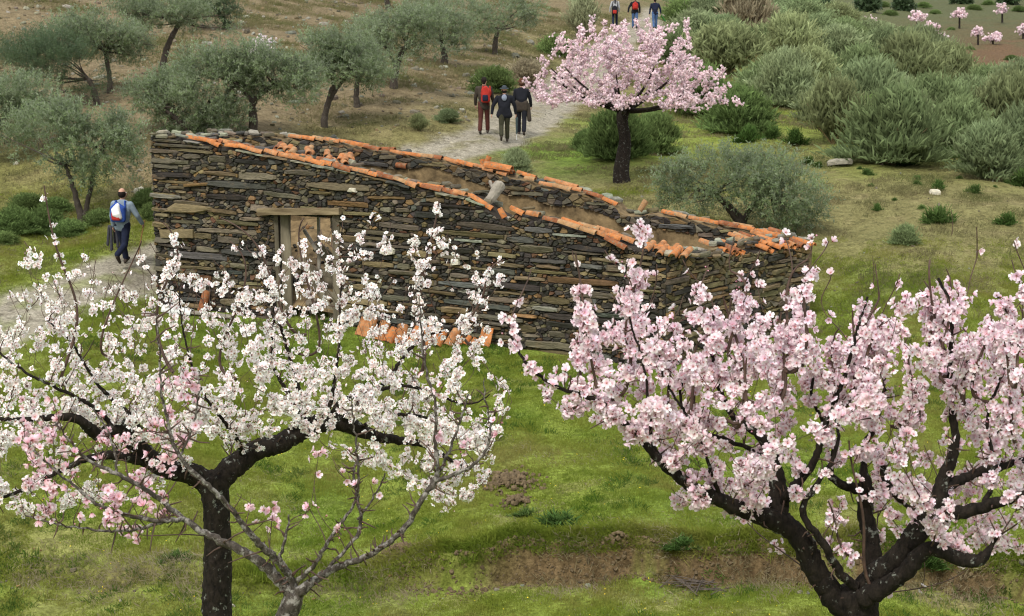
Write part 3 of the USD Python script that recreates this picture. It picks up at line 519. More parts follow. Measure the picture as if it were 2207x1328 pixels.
# ---- what leans and lies at the foot of the front wall
TG = 'tiles standing in a row at the foot of the wall'
for k, (x0, w_, y0, y1, col) in enumerate([(790, 26, 674, 706, 'b'), (806, 30, 668, 708, 'b'), (832, 28, 668, 702, 'b'), (853, 26, 684, 708, 'a'), (880, 28, 678, 712, 'b'), (902, 24, 682, 714, 'a'), (930, 30, 682, 714, 'b'), (957, 26, 692, 718, 'a'), (982, 24, 690, 718, 'b')]):
    u = front.uz(x0, (y0 + y1) / 2)[0]; zb = float(front.base(u)[0]); L = (y1 - y0) / F * 34.5 * 1.05; r = w_ / F * 34 / 2
    t = obj('leaning_tile', tile_mesh(front.at(u + rt.normal(0, .02), zb - .02, .34), front.at(u + rt.normal(.05, .05), zb + L, .10), front.n, r, rt), 'terracotta_' + col)
    tag(t, 'curved orange roof tile stood on end in a row along the wall foot', 'roof tile', TG)
u0, z0 = front.uz(1045, 716); zb = float(front.base(u0)[0])
m = box_between(front.at(u0 + .14, zb - .02, .34), front.at(u0 + .15, zb + .36, .16), .25, .03, front.n); tag(obj('flat_tile', m, 'terracotta_a'), 'flat bright orange square tile propped at the right end of the tile row', 'roof tile')
sh = [tile_mesh(front.at(u0 - .38 + .13 * q, zb + .02, .42 - .05 * q), front.at(u0 - .33 + .13 * q, zb + .15 + .03 * (q % 2), .25), (.2, -.8, .5), .06, rt, 6) for q in range(4)]
pile = thing('broken_tile', 'broken orange tile shards lying beside the flat square tile', 'roof tile')
for s_m in sh: obj('shard', s_m, 'terracotta_a', pile)
u0 = front.uz(450, 615)[0]; zb = float(front.base(u0)[0])
tag(obj('red_tile', tile_mesh(front.at(u0, zb + .10, .30), front.at(u0 + .02, zb + .52, .12), front.n, .105, rt), 'terracotta_c'), 'dull red roof tile upright against the wall left of the doorway', 'roof tile')
u0 = front.uz(385, 632)[0]; u1 = front.uz(440, 636)[0]; zb = float(front.base(u0)[0])
tag(obj('plastic_pipe', tile_mesh(front.at(u0, zb + .10, .55), front.at(u1, zb + .06, .45), (0, 0, 1.0), .13, rt, 12), 'pale_plastic'), 'pale half pipe lying on the grass below the left corner of the wall', 'pipe')
tag(obj('grey_plank', box_between(front.at(u1 - .1, zb + .08, .45), front.at(front.uz(520, 642)[0], zb + .05, .35), .16, .05, rng=rw), 'bleached_wood'), 'grey plank lying along the wall foot left of the doorway', 'plank')

# earth and fallen stones inside
def inside_floor():
    rng = np.random.default_rng(31); g = np.linspace(.02, .98, 40); a, b = np.meshgrid(g, g, indexing='ij')
    q = (A3[None, None] * ((1 - a) * (1 - b))[..., None] + B3 * (a * (1 - b))[..., None] + C3 * (a * b)[..., None] + D3 * ((1 - a) * b)[..., None])
    z = height(q[..., 0], q[..., 1], False) + .20 + .7 * meshkit.fbm(np.stack([q[..., 0], q[..., 1], 0 * a], -1) * 1.1, 4, 77) * sstep(0, .25, b)
    v = np.stack([q[..., 0], q[..., 1], z], -1).reshape(-1, 3); i, j = np.meshgrid(np.arange(39), np.arange(39), indexing='ij'); k = (i * 40 + j).ravel()
    return v, np.vstack([np.stack([k, k + 40, k + 41], 1), np.stack([k, k + 41, k + 1], 1)])
obj('rubble_floor', inside_floor(), 'mud_plaster', house, smooth=True)
rr_ = np.random.default_rng(33); fm, fc = [], []; fv = inside_floor()[0]
for q in fv[rr_.integers(0, len(fv), 520)]:
    l = rr_.choice([.10, .16, .28], p=[.5, .35, .15]) * rr_.uniform(.7, 1.3); m_ = flag(q + [rr_.normal(0, .1), rr_.normal(0, .06), .02], l, l * .7, l * .35, rr_.uniform(0, 6), rr_, .4); fm.append(m_); fc.append(np.tile(pick(rr_, RUBP), (len(m_[0]), 1)))
obj('fallen_rubble', cat_mesh(fm), 'schist', house, tint=np.vstack(fc), kind='stuff')
# thin slates bedded under the tiles of the front wall
u = U(front, 400)
while u < U(front, 1035):
    L = rs.uniform(.3, .7); z0, z1 = float(ftop(u)), float(ftop(u + L)); c = front.at(u + L / 2, (z0 + z1) / 2 + .005, -.06); m_ = box_between(front.at(u, z0 + .01, -.05 + rs.normal(0, .02)), front.at(u + L, z1 + .01, -.05 + rs.normal(0, .02)), rs.uniform(.22, .32), rs.uniform(.02, .045), rng=rs)
    if rs.random() < .7: obj('cap_stone', m_, 'schist', house, tint=np.tile(pick(rs, CAP) * .8, (len(m_[0]), 1)))
    u += L * rs.uniform(.9, 1.2)
# ------------------------------------------------------------------ branches
def spline(pts, rad, step):
    p = np.asarray(pts, float); s = np.r_[0, np.cumsum(np.linalg.norm(np.diff(p, axis=0), axis=1))]
    q = np.linspace(0, s[-1], max(4, int(s[-1] / step) + 1)); return (CubicSpline(s, p)(q) if len(p) > 2 else np.stack([np.interp(q, s, p[:, k]) for k in range(3)], 1)), np.interp(q, s, rad)
def limb_px(nodes, d, wide=1.0):
    """nodes: (px, py, width in px, how much farther than d)."""
    a = np.array([n if len(n) == 4 else (*n, 0) for n in nodes], float); dd = d + a[:, 3]; return P(a[:, 0], a[:, 1], dd), a[:, 2] * .5 * wide / F * dd
# ------------------------------------------------------------------ almond flowers
def flower_proto(seed, cup, pet, edge, heart, eye, calyx=(.16, .045, .035)):
    rng = np.random.default_rng(seed); v, f, c = [], [], []
    for k in range(5):
        a = k * 2 * math.pi / 5 + rng.normal(0, .08); w = .47 * rng.uniform(.9, 1.1); R = rng.uniform(.92, 1.08); lift = cup + rng.normal(0, .10)
        ca, sa = math.cos(a), math.sin(a)
        def q(r, s, z): return (r * ca - s * sa, r * sa + s * ca, z)
        o = len(v)
        v += [q(.10, 0, 0), q(.45 * R, w * .72, lift * .5), q(.80 * R, w * .75, lift * .95), q(.93 * R, 0.02, lift * 1.0), q(.80 * R, -w * .75, lift * .95), q(.45 * R, -w * .72, lift * .5), q(.52 * R, 0, lift * .38)]
        c += [heart, pet, edge, edge, edge, pet, pet]
        for i in range(6): f.append((o + i, o + (i + 1) % 6, o + 6))
    o = len(v); n = 6
    for i in range(n):
        a = i * 2 * math.pi / n; v.append((.17 * math.cos(a), .17 * math.sin(a), .05)); c.append(eye)
    v.append((0, 0, .22)); c.append((.62, .42, .16))
    for i in range(n): f.append((o + i, o + (i + 1) % n, o + n))
    o = len(v)
    for i in range(5):
        a = i * 2 * math.pi / 5; v.append((.17 * math.cos(a), .17 * math.sin(a), -.02)); c.append(calyx)
    v.append((0, 0, -.42)); c.append(calyx)
    for i in range(5): f.append((o + (i + 1) % 5, o + i, o + 5))
    return np.array(v), np.array(f), np.array(c)
def bud_proto(pet, calyx=(.16, .045, .035)):
    v = [(0, 0, -.45)] + [(.20 * math.cos(a), .20 * math.sin(a), -.1) for a in np.arange(4) * math.pi / 2] + [(.26 * math.cos(a), .26 * math.sin(a), .15) for a in np.arange(4) * math.pi / 2 + .4] + [(0, 0, .45)]
    f = [(0, 1 + (i + 1) % 4, 1 + i) for i in range(4)]
    for i in range(4): f += [(1 + i, 1 + (i + 1) % 4, 5 + (i + 1) % 4), (1 + i, 5 + (i + 1) % 4, 5 + i)]
    f += [(5 + i, 5 + (i + 1) % 4, 9) for i in range(4)]
    return np.array(v), np.array(f), np.array([calyx] * 5 + [pet] * 5)
def frames(d, rng):
    d = unit(d); r = unit(np.cross(d, unit(rng.normal(size=d.shape)))); s = np.cross(d, r); return np.stack([r, s, d], -1)     # columns
def place(protos, which, pos, dirs, size, rng, vary=.08):
    """Copies of small meshes, baked. Returns the list of (v, f, tint)."""
    R = frames(dirs, rng); out = [None] * len(pos); br = rng.uniform(1 - vary * 2, 1 + vary, (len(pos), 1)) * rng.uniform(1 - vary * .5, 1 + vary * .5, (len(pos), 3))
    for k, (v, f, c) in enumerate(protos):
        ix = np.nonzero(which == k)[0]
        if not len(ix): continue
        vv = np.einsum('nij,vj->nvi', R[ix], v) * size[ix, None, None] + pos[ix, None]
        for a, i in enumerate(ix): out[i] = (vv[a], f, np.clip(c * br[i], 0, .95))
    return out
def merge(items):
    n = np.cumsum([0] + [len(i[0]) for i in items[:-1]])
    return (np.vstack([i[0] for i in items]), np.vstack([i[1] + o for i, o in zip(items, n)])), np.vstack([i[2] for i in items])
def grow(limbs, tips, r0, rng, steep=1.6, reach=3.0, wild=.03):
    """Each tip is joined to the best node of the wood that already stands, by a shoot that turns upwards."""
    P0 = np.vstack([p[1:] for p, r in limbs]); D0 = np.vstack([unit(np.gradient(p, axis=0))[1:] for p, r in limbs]); R0 = np.concatenate([r[1:] for p, r in limbs]); shoots = []
    for t in tips:
        v = t - P0; dist = np.linalg.norm(v, axis=1) + 1e-6; up = v[:, 2] / dist
        cost = dist * (1 + steep * np.maximum(.86 - up, 0) ** 1.2 + 6 * (up < .05)) + .03 * (R0 < .004) + 9 * (dist > reach)
        k = int(np.argmin(cost)); L = dist[k]; u = v[k] / L
        b = P0[k] + (D0[k] * .45 + u * .7 + rng.normal(0, .12, 3)) * L * .36; c = t - unit(u * .55 + np.array([0, 0, .6]) + rng.normal(0, .1, 3)) * L * .34
        n = max(6, int(L / .045)); s = np.linspace(0, 1, n)[:, None]
        q = P0[k] * (1 - s) ** 3 + 3 * b * s * (1 - s) ** 2 + 3 * c * s * s * (1 - s) + t * s ** 3
        q[1:] += np.cumsum(rng.normal(0, wild * L / n, (n - 1, 3)), 0) * .5
        rb = min(R0[k] * .75, r0 * (.55 + .5 * L)); r = np.linspace(rb, max(.0016, rb * .35), n)
        P0 = np.vstack([P0, q[2:]]); D0 = np.vstack([D0, unit(np.gradient(q, axis=0))[2:]]); R0 = np.concatenate([R0, r[2:]]); shoots.append((q, r))
    return shoots
def flowers_on(q, rng, per_m, spread, t0=.12, t1=1.0, clump=.0):
    s = np.r_[0, np.cumsum(np.linalg.norm(np.diff(q, axis=0), axis=1))]; L = s[-1]; n = rng.poisson(max(0, per_m * L * (t1 - t0)))
    if n == 0: return np.zeros((0, 3)), np.zeros((0, 3))
    if clump: 
        m = max(1, int(n / clump)); cs = rng.uniform(t0, t1, m); a = np.clip(cs[rng.integers(0, m, n)] + rng.normal(0, .012 / L, n), t0 * .9, 1.0) * L
    else: a = rng.uniform(t0, t1, n) * L
    p = np.stack([np.interp(a, s, q[:, k]) for k in range(3)], 1); tg = unit(np.stack([np.interp(a, s, np.gradient(q, axis=0)[:, k]) for k in range(3)], 1))
    d = rng.normal(size=(n, 3)); d -= (d * tg).sum(1, keepdims=True) * tg * .7; d = unit(d) ; d[:, 2] += .15; d = unit(d)
    return p + d * (np.abs(rng.normal(0, 1, n)) * spread + .008)[:, None], unit(d + rng.normal(0, .35, (n, 3)))
def in_frame(pos):
    x, y = proj(pos); return (x > -15) & (x < 2222) & (y > -15) & (y < 1343)
def almond(label, group, d, trunk, limbs, tips, protos, bark_m, twig_m, size, mode, seed, r0=.0052, steep=1.6, own=(), trunk_k=16, reach=3.0, mix=(.55, .35, .10), slim=(99, 1.0), bare=(), spurs=5.0):
    """trunk, limbs, own: px polylines; tips: (n,3) points the shoots reach for; mode(px, py, rng): flowers per metre and spread there."""
    rng = np.random.default_rng(seed); T = thing('almond_tree', label, 'tree', group)
    tp, tr = limb_px(trunk, d); g = tp[0].copy(); g[2] = float(height(g[0], g[1])) - .08
    if g[2] < tp[0, 2] - .02: tp = np.vstack([g, tp]); tr = np.r_[tr[0] * 1.25, tr]
    tp, tr = spline(tp, tr, .018); obj('trunk', tube(tp, tr, trunk_k + 10, .16, rough=.10), bark_m, T, smooth=True)
    wood = []
    for li, nodes in enumerate(limbs):
        p, r = limb_px(nodes, d); p, r = spline(p, r * (slim[1] if li >= slim[0] else 1.0), .018); p[1:-1] += rng.normal(0, .0025, (len(p) - 2, 3)); wood.append((p, r))
        obj('limb', tube(p, r, 18 if r[0] > .02 else 9, .17, rough=.12 if r[0] > .014 else .06), bark_m, T, smooth=True)
    shoots = grow(wood, tips, r0, rng, steep, reach)
    for nodes in own:
        p, r = limb_px(nodes, d); near = np.vstack([q for q, _ in wood + shoots]); near = near[near[:, 2] < p[0, 2]]; k = near[np.argmin(np.linalg.norm(near - p[0], axis=1))]
        p = np.vstack([k, p]); r = np.r_[r[0], r]; p, r = spline(p, r, .04); shoots.append((p, np.maximum(r, .0018)))
    extra = []
    if len(bare):
        b = np.array([(n[-1][0], n[-1][1], d + n[-1][3]) for n in bare], float); extra = [(q, np.maximum(r, .0026)) for q, r in grow(wood + shoots, P(b[:, 0], b[:, 1], b[:, 2]), r0 * 1.15, rng, 5.0, 9, .012)]
    spur_at = []
    for p, r in wood:          # short knobbly spurs along the limbs
        for _ in range(rng.poisson(spurs * .03 * len(p))):
            i = int(rng.integers(1, len(p) - 1)); t_ = unit(p[i + 1] - p[i - 1]); u = rng.normal(size=3); u = unit(u - (u @ t_) * t_ + [0, 0, .3]); l = rng.uniform(.02, .09); a = p[i] + u * r[i] * .8; e = a + (u + rng.normal(0, .3, 3)) * l; extra.append((np.array([a, (a + e) / 2 + rng.normal(0, .004, 3), e]), np.array([.0045, .0035, .0022]))); spur_at.append(e)
    obj('twig_mass', cat_mesh([tube(q, r, 5) for q, r in shoots + extra]), twig_m, T, smooth=True, kind='stuff')
    pos, dirs = [], []
    for q, r in shoots:
        px, py = proj(q[-1]); per, spr, t0, t1, cl = mode(float(px), float(py), rng); a, b = flowers_on(q, rng, per, spr, t0, t1, cl); pos.append(a); dirs.append(b)
    for p, r in wood:       # flowers sit on the thin ends of limbs as well
        px, py = proj(p[-1]); per, spr, t0, t1, cl = mode(float(px), float(py), rng); th = np.argmax(r < .016) / len(r) if (r < .016).any() else 1.0
        if th < .95 and bark_m != 'bark_young': a, b = flowers_on(p, rng, per * .8, spr, max(th, .1), 1.0, cl); pos.append(a); dirs.append(b)
    for nodes_p, _ in extra[:len(bare)]: a, b = flowers_on(nodes_p, rng, 13, .008, .25, 1.0, 2); pos.append(a); dirs.append(b)
    pos, dirs = np.vstack(pos), np.vstack(dirs); ok = np.ones(len(pos), bool)
    which = rng.choice(len(protos), len(pos), p=np.array(mix_for(len(protos), mix))); sz = size * rng.uniform(.8, 1.15, len(pos)) * np.where(which == len(protos) - 1, .8, 1)
    items = place(protos, which, pos, dirs, sz, rng)
    px, py = proj(pos); vis = in_frame(pos) & (which < len(protos) - 1); dep = pos[:, 1] - 1.5 * vis + rng.uniform(0, .02, len(pos))
    first = np.argsort(np.where(vis, pos[:, 1] / sz, 1e9))[:290]; sel = np.zeros(len(pos), bool); sel[first] = vis[first]
    for i in np.nonzero(sel)[0]: v, f, c = items[i]; obj('blossom', (v, f), 'blossom', T, tint=c)
    rest = [items[i] for i in np.nonzero(~sel)[0]]
    if rest: m, c = merge(rest); obj('blossom_mass', m, 'blossom', T, tint=c, kind='stuff')
    print(label[:40], 'shoots', len(shoots), 'flowers', len(pos), 'wood', len(wood))
    return T
def mix_for(n, mix):
    w = np.array([mix[0] / (n - 2)] * (n - 2) + [mix[1]] + [mix[2]]) if n > 3 else np.array(mix); return w / w.sum()
W1, W2, WH, WE = (.86, .835, .81), (.88, .86, .84), (.80, .52, .50), (.42, .15, .12)
WHITE = [flower_proto(1, .22, W1, W2, WH, WE), flower_proto(2, .45, W1, W2, WH, WE), flower_proto(3, .75, (.90, .82, .80), W2, WH, WE), bud_proto((.88, .72, .72))]
K1, K2, KH, KE = (.83, .70, .73), (.86, .79, .805), (.76, .40, .50), (.45, .10, .16)
PINK = [flower_proto(4, .20, K1, K2, KH, KE), flower_proto(5, .42, K1, K2, KH, KE), flower_proto(6, .8, (.79, .60, .65), K1, KH, KE), bud_proto((.78, .42, .52))]
Y1, Y2, YH, YE = (.80, .60, .65), (.85, .73, .76), (.74, .30, .38), (.42, .10, .12)
ROSE = [flower_proto(7, .25, Y1, Y2, YH, YE), flower_proto(8, .5, Y1, Y2, YH, YE), flower_proto(9, .85, (.84, .55, .62), Y1, YH, YE), bud_proto((.72, .36, .42))]
def tips_in(poly, n, d, dz, rng, env=None):
    g = Polygon(poly); x0, y0, x1, y1 = g.bounds; out = []
    while len(out) < n:
        q = rng.uniform((x0, y0), (x1, y1))
        if g.contains(shapely.Point(q)): out.append(q)
    out = np.array(out); dd = d + rng.normal(0, dz, n); t = P(out[:, 0], out[:, 1], dd)
    return t[np.argsort(-out[:, 1] + rng.normal(0, 60, n))]
BARE1 = [[(x, y0, w, dd), (x + rr, (y0 + y1) / 2 + 8, w * .75, dd), (x + rr * 1.4 + dx, y1, 2.2, dd)] for x, y0, y1, w, dd, rr, dx in [(40, 860, 560, 7, -.4, 6, 10), (75, 800, 520, 6, .2, -6, -14), (160, 850, 600, 7, -.3, 10, 20), (250, 860, 610, 7, .1, -8, -6), (285, 840, 560, 6, -.3, 12, 8), (330, 800, 590, 6, .2, -4, 6), (420, 820, 560, 7, -.2, 10, 26), (450, 800, 600, 6, .3, -10, -12), (540, 800, 545, 6, 0, 8, 22),
         (600, 780, 510, 6, .3, -8, -10), (655, 760, 480, 7, .2, 4, 2), (700, 800, 500, 6, .4, 6, 14), (770, 800, 530, 6, .1, -6, 4), (820, 780, 600, 6, .4, 10, 16), (870, 770, 500, 6, .3, -6, -14), (985, 760, 640, 5, .4, 8, 12), (1030, 760, 610, 5, .2, -4, 14), (110, 900, 640, 7, -.5, -10, -12), (205, 840, 560, 6, -.2, 4, -4), (380, 780, 620, 5, 0, 8, 22), (505, 760, 590, 5, .3, -6, -8), (735, 720, 470, 5, .3, 2, 0), (905, 740, 610, 5, .5, 6, 8)]]
BARE3 = [[(x, y0, w, dd), (x + rr, (y0 + y1) / 2 + 6, w * .75, dd), (x + rr * 1.3 + dx, y1, 2.6, dd)] for x, y0, y1, w, dd, rr, dx in [(1245, 760, 540, 8, -.3, -4, -6), (1310, 740, 540, 7, -.2, -2, -4), (1400, 740, 570, 7, .1, 6, 8), (1490, 730, 560, 7, .1, -5, -12), (1520, 740, 570, 7, -.1, 2, 4), (1580, 700, 510, 6, .1, 0, 2), (1660, 720, 540, 7, 0, -6, -14), (1690, 700, 500, 7, .1, 0, 0), (1735, 720, 510, 7, 0, 6, 8), (1770, 720, 520, 7, .1, 8, 6),
         (1800, 740, 590, 6, -.1, -3, -4), (1880, 700, 570, 7, .1, 2, 4), (1960, 720, 590, 7, 0, -6, -12), (2070, 740, 540, 7, 0, 14, 20), (2105, 720, 490, 7, -.1, 0, 0), (2150, 760, 520, 8, -.2, 12, 20), (2180, 760, 560, 7, -.1, 2, -2), (2195, 720, 590, 6, 0, 4, 0), (1860, 1230, 980, 9, -.1, -6, -4), (1170, 720, 580, 5, -.3, -10, -12)]]
def gappy(t):
    x, y = proj(t); return t[meshkit.fbm(np.stack([x / 95, y / 130, 0 * x], -1), 2, 19) > .40]
# ---- the tall white tree at the left
D1 = 9.8; r1 = np.random.default_rng(101)
t1 = np.vstack([tips_in([(-60, 960), (-60, 800), (0, 700), (120, 640), (400, 600), (600, 580), (760, 590), (930, 640), (1050, 740), (1120, 860), (1060, 960), (700, 890), (480, 900), (250, 900)], 330, D1, .45, r1),
                tips_in([(-60, 720), (60, 590), (380, 560), (620, 520), (740, 470), (830, 600), (1000, 600), (1090, 570), (1060, 720), (500, 700)], 150, D1, .45, r1),
                tips_in([(-60, 980), (-60, 860), (120, 790), (400, 770), (720, 770), (900, 800), (1000, 860), (700, 900), (480, 940), (250, 920)], 110, D1, .5, r1), tips_in([(-60, 1060), (300, 960), (420, 1000), (250, 1080), (0, 1100)], 26, D1, .3, r1), tips_in([(620, 950), (900, 880), (1080, 930), (1060, 1050), (960, 1100), (800, 1000)], 46, D1, .3, r1)])
LIMB1 = [(300, 955), (330, 990), (370, 1005), (420, 1010), (280, 925), (500, 1000), (540, 975), (580, 955), (620, 940), (660, 915), (700, 900), (740, 905), (790, 925), (840, 935), (900, 945), (950, 960), (220, 930), (170, 905)]
t1 = np.vstack([t1, tips_in([(330, 640), (480, 520), (740, 470), (940, 440), (1080, 560), (1080, 650)], 42, D1, .4, r1), tips_in([(-20, 660), (80, 470), (330, 520), (330, 650)], 22, D1, .4, r1)])
lq = np.array([LIMB1[i] for i in r1.integers(0, len(LIMB1), 85)]) + np.c_[r1.normal(0, 34, 85), r1.uniform(-95, -12, 85)]; t1 = np.vstack([t1, P(lq[:, 0], lq[:, 1], D1 - r1.uniform(.05, .45, 85))])
def mode1(px, py, rng):
    k = rng.random(); low = py > 640
    if not low: return (90, .013, .25, .97, 6) if k < .35 else (34, .011, .2, 1.0, 4) if k < .8 else (12, .008, .2, 1.0, 2)
    if k < (.46 if low else .22): return 165, .017, .06, .95 if py > 760 else .62, 8
    if k < (.80 if low else .60): return 60, .014, .1, .95 if py > 720 else .7, 5
    return 14, .009, .2, 1.0, 2
almond('black trunked almond tree with white blossom at the left front of the ruin', None, D1,
       [(470, 1335, 70), (468, 1250, 66), (468, 1150, 64), (466, 1090, 62), (462, 1050, 66), (458, 1025, 62)],
       [[(455, 1050, 60), (425, 1025, 52), (370, 1012, 48, -.1), (325, 990, 46, -.15), (295, 960, 44, -.2), (278, 935, 42, -.25), (262, 920, 36, -.3), (225, 935, 30, -.35), (170, 905, 22, -.5), (110, 900, 15, -.6), (40, 905, 10, -.7), (-60, 880, 6, -.7)],
        [(468, 1045, 58), (490, 1018, 56, .05), (520, 992, 52, .1), (560, 968, 48, .15), (605, 955, 46, .2), (645, 930, 46, .25), (690, 912, 44, .3), (730, 908, 44, .3), (770, 925, 34, .35), (830, 945, 22, .4), (900, 955, 16, .45), (960, 985, 10, .5), (1010, 1010, 6, .5)],
        [(330, 995, 28), (270, 985, 24, -.3), (205, 985, 17, -.45), (120, 1020, 11, -.6), (40, 1060, 8, -.7), (-50, 1075, 5, -.7)],
        [(300, 960, 26, -.2), (285, 900, 20, -.2), (230, 850, 14, -.2), (180, 780, 10, -.2), (100, 690, 7, -.25)],
        [(250, 930, 22, -.3), (190, 870, 15, -.4), (110, 830, 11, -.5), (0, 760, 8, -.5)],
        [(520, 990, 22, .1), (500, 930, 14, -.1), (440, 850, 10, -.3), (400, 740, 7, -.4), (385, 600, 5, -.4)],
        [(640, 930, 24, .25), (630, 860, 17, .2), (590, 790, 12, .2), (590, 690, 9, .2), (560, 600, 5, .2)],
        [(660, 920, 26, .25), (650, 860, 18, .3), (615, 740, 14, .3), (590, 650, 9, .3), (560, 560, 5, .3)],
        [(720, 905, 26, .3), (745, 860, 20, .3), (800, 845, 16, .35), (870, 770, 13, .4), (930, 720, 11, .45), (985, 700, 9, .45), (1030, 640, 7, .5), (1062, 600, 5, .5)],
        [(735, 910, 24, .3), (800, 850, 16, .1), (860, 832, 14, .0), (930, 845, 11, -.1), (1000, 870, 8, -.1), (1055, 850, 5, -.1)],
        [(700, 912, 20, .3), (720, 830, 14, .3), (730, 740, 10, .3), (735, 600, 6, .3), (738, 490, 4, .3)],
        [(770, 925, 16, .35), (850, 895, 13, .2), (930, 905, 10, .1), (1020, 940, 8, .1), (1070, 880, 5, .1)]],
       t1, WHITE, 'bark_black', 'twig_brown', .0172, mode1, 111, steep=2.8, r0=.0060, slim=(3, .6), bare=BARE1,
       own=[[(910, 800, 9, .4), (905, 640, 7, .4), (918, 560, 6, .4), (940, 470, 4, .4), (947, 430, 3, .4)], [(1000, 730, 7, .45), (1040, 640, 6, .4), (1052, 590, 5, .4), (1085, 560, 3, .4)], [(130, 830, 8, -.4), (165, 700, 7, -.4), (130, 560, 5, -.4), (108, 480, 4, -.4), (95, 400, 3, -.4)],
            [(350, 760, 8, -.2), (345, 640, 6, -.2), (380, 560, 4, -.2), (352, 480, 3, -.2)], [(480, 800, 7, .1), (520, 640, 5, .1), (495, 520, 3, .1)], [(640, 720, 7, .2), (590, 620, 5, .2), (560, 540, 4, .2), (475, 470, 3, .2)], [(220, 760, 6, -.3), (250, 640, 4, -.3), (305, 520, 3, -.3)], [(680, 760, 6, .2), (660, 600, 5, .2), (655, 470, 3, .2)]])
# ---- the pink tree at the right
D3_ = 7.2; r3 = np.random.default_rng(103)
CR3 = [(1150, 870), (1180, 780), (1260, 690), (1340, 640), (1480, 660), (1600, 640), (1720, 650), (1830, 640), (1900, 650), (1960, 700), (2020, 590), (2120, 640), (2290, 640), (2290, 1000), (2100, 1010), (1900, 960), (1700, 1010), (1500, 1000), (1330, 900)]
t3 = np.vstack([gappy(tips_in(CR3, 190, D3_, .32, r3)), tips_in([(1230, 640), (1340, 560), (1420, 560), (1560, 600), (1720, 580), (1760, 560), (1830, 650), (1880, 640), (1960, 560), (2060, 590), (2240, 600), (2240, 740), (1300, 740)], 26, D3_, .32, r3),
                tips_in([(1400, 960), (1460, 880), (1700, 880), (1690, 1060), (1560, 1090), (1450, 1040)], 48, D3_, .3, r3), tips_in([(1860, 960), (1900, 880), (2240, 880), (2240, 1120), (2000, 1080)], 40, D3_, .3, r3), tips_in([(1290, 900), (1310, 840), (1420, 880), (1440, 980), (1360, 960)], 14, D3_ - .3, .1, r3), tips_in([(1420, 1060), (1480, 1000), (1700, 1000), (1660, 1090), (1550, 1110), (1480, 1100)], 26, D3_, .22, r3), tips_in([(1880, 960), (2240, 960), (2240, 1180), (2080, 1180), (1930, 1120)], 55, D3_, .28, r3), tips_in([(1760, 1040), (1900, 1000), (1960, 1080), (1800, 1120)], 8, D3_, .2, r3)])
SPIKES = [(1255, 670, 850, 8), (1362, 590, 800, 4), (1440, 710, 880, -4), (1505, 720, 880, 10), (1580, 600, 800, -4), (1612, 720, 880, 6), (1690, 650, 830, 2), (1742, 575, 760, 6), (1790, 690, 860, -6), (1850, 650, 840, 8), (1888, 640, 800, 10), (1960, 730, 880, -6), (2006, 565, 770, -2), (2045, 610, 790, 6), (2085, 690, 860, 2), (2125, 650, 830, 8), (2170, 700, 870, -4), (2200, 650, 800, 4)]
SP3 = [[(x - lean * 2.5, y1 + 30, 9, dd), (x - lean, y1 * .6 + y0 * .4, 7, dd + .03), (x + lean + j, y0 + jj, 3, dd + .02)] for x, y0, y1, lean in SPIKES for dd, j, jj in [(float(r3.normal(0, .22)), float(r3.normal(0, 12)), abs(float(r3.normal(0, 40)))) for _ in range(1 if x < 1480 else 2)]]
def mode3(px, py, rng):
    k = rng.random()
    if py < 790: return (190, .021, .05, .93, 9) if k < .8 else (30, .010, .2, .9, 2)
    if k < .44: return 185, .017, .12, .96, 9
    if k < .74: return 62, .015, .15, 1.0, 7
    return 22, .012, .2, 1.0, 2
def mode3b(px, py, rng): return (210, .019, .1, .93, 8) if px < 1130 else mode3(px, py, rng)
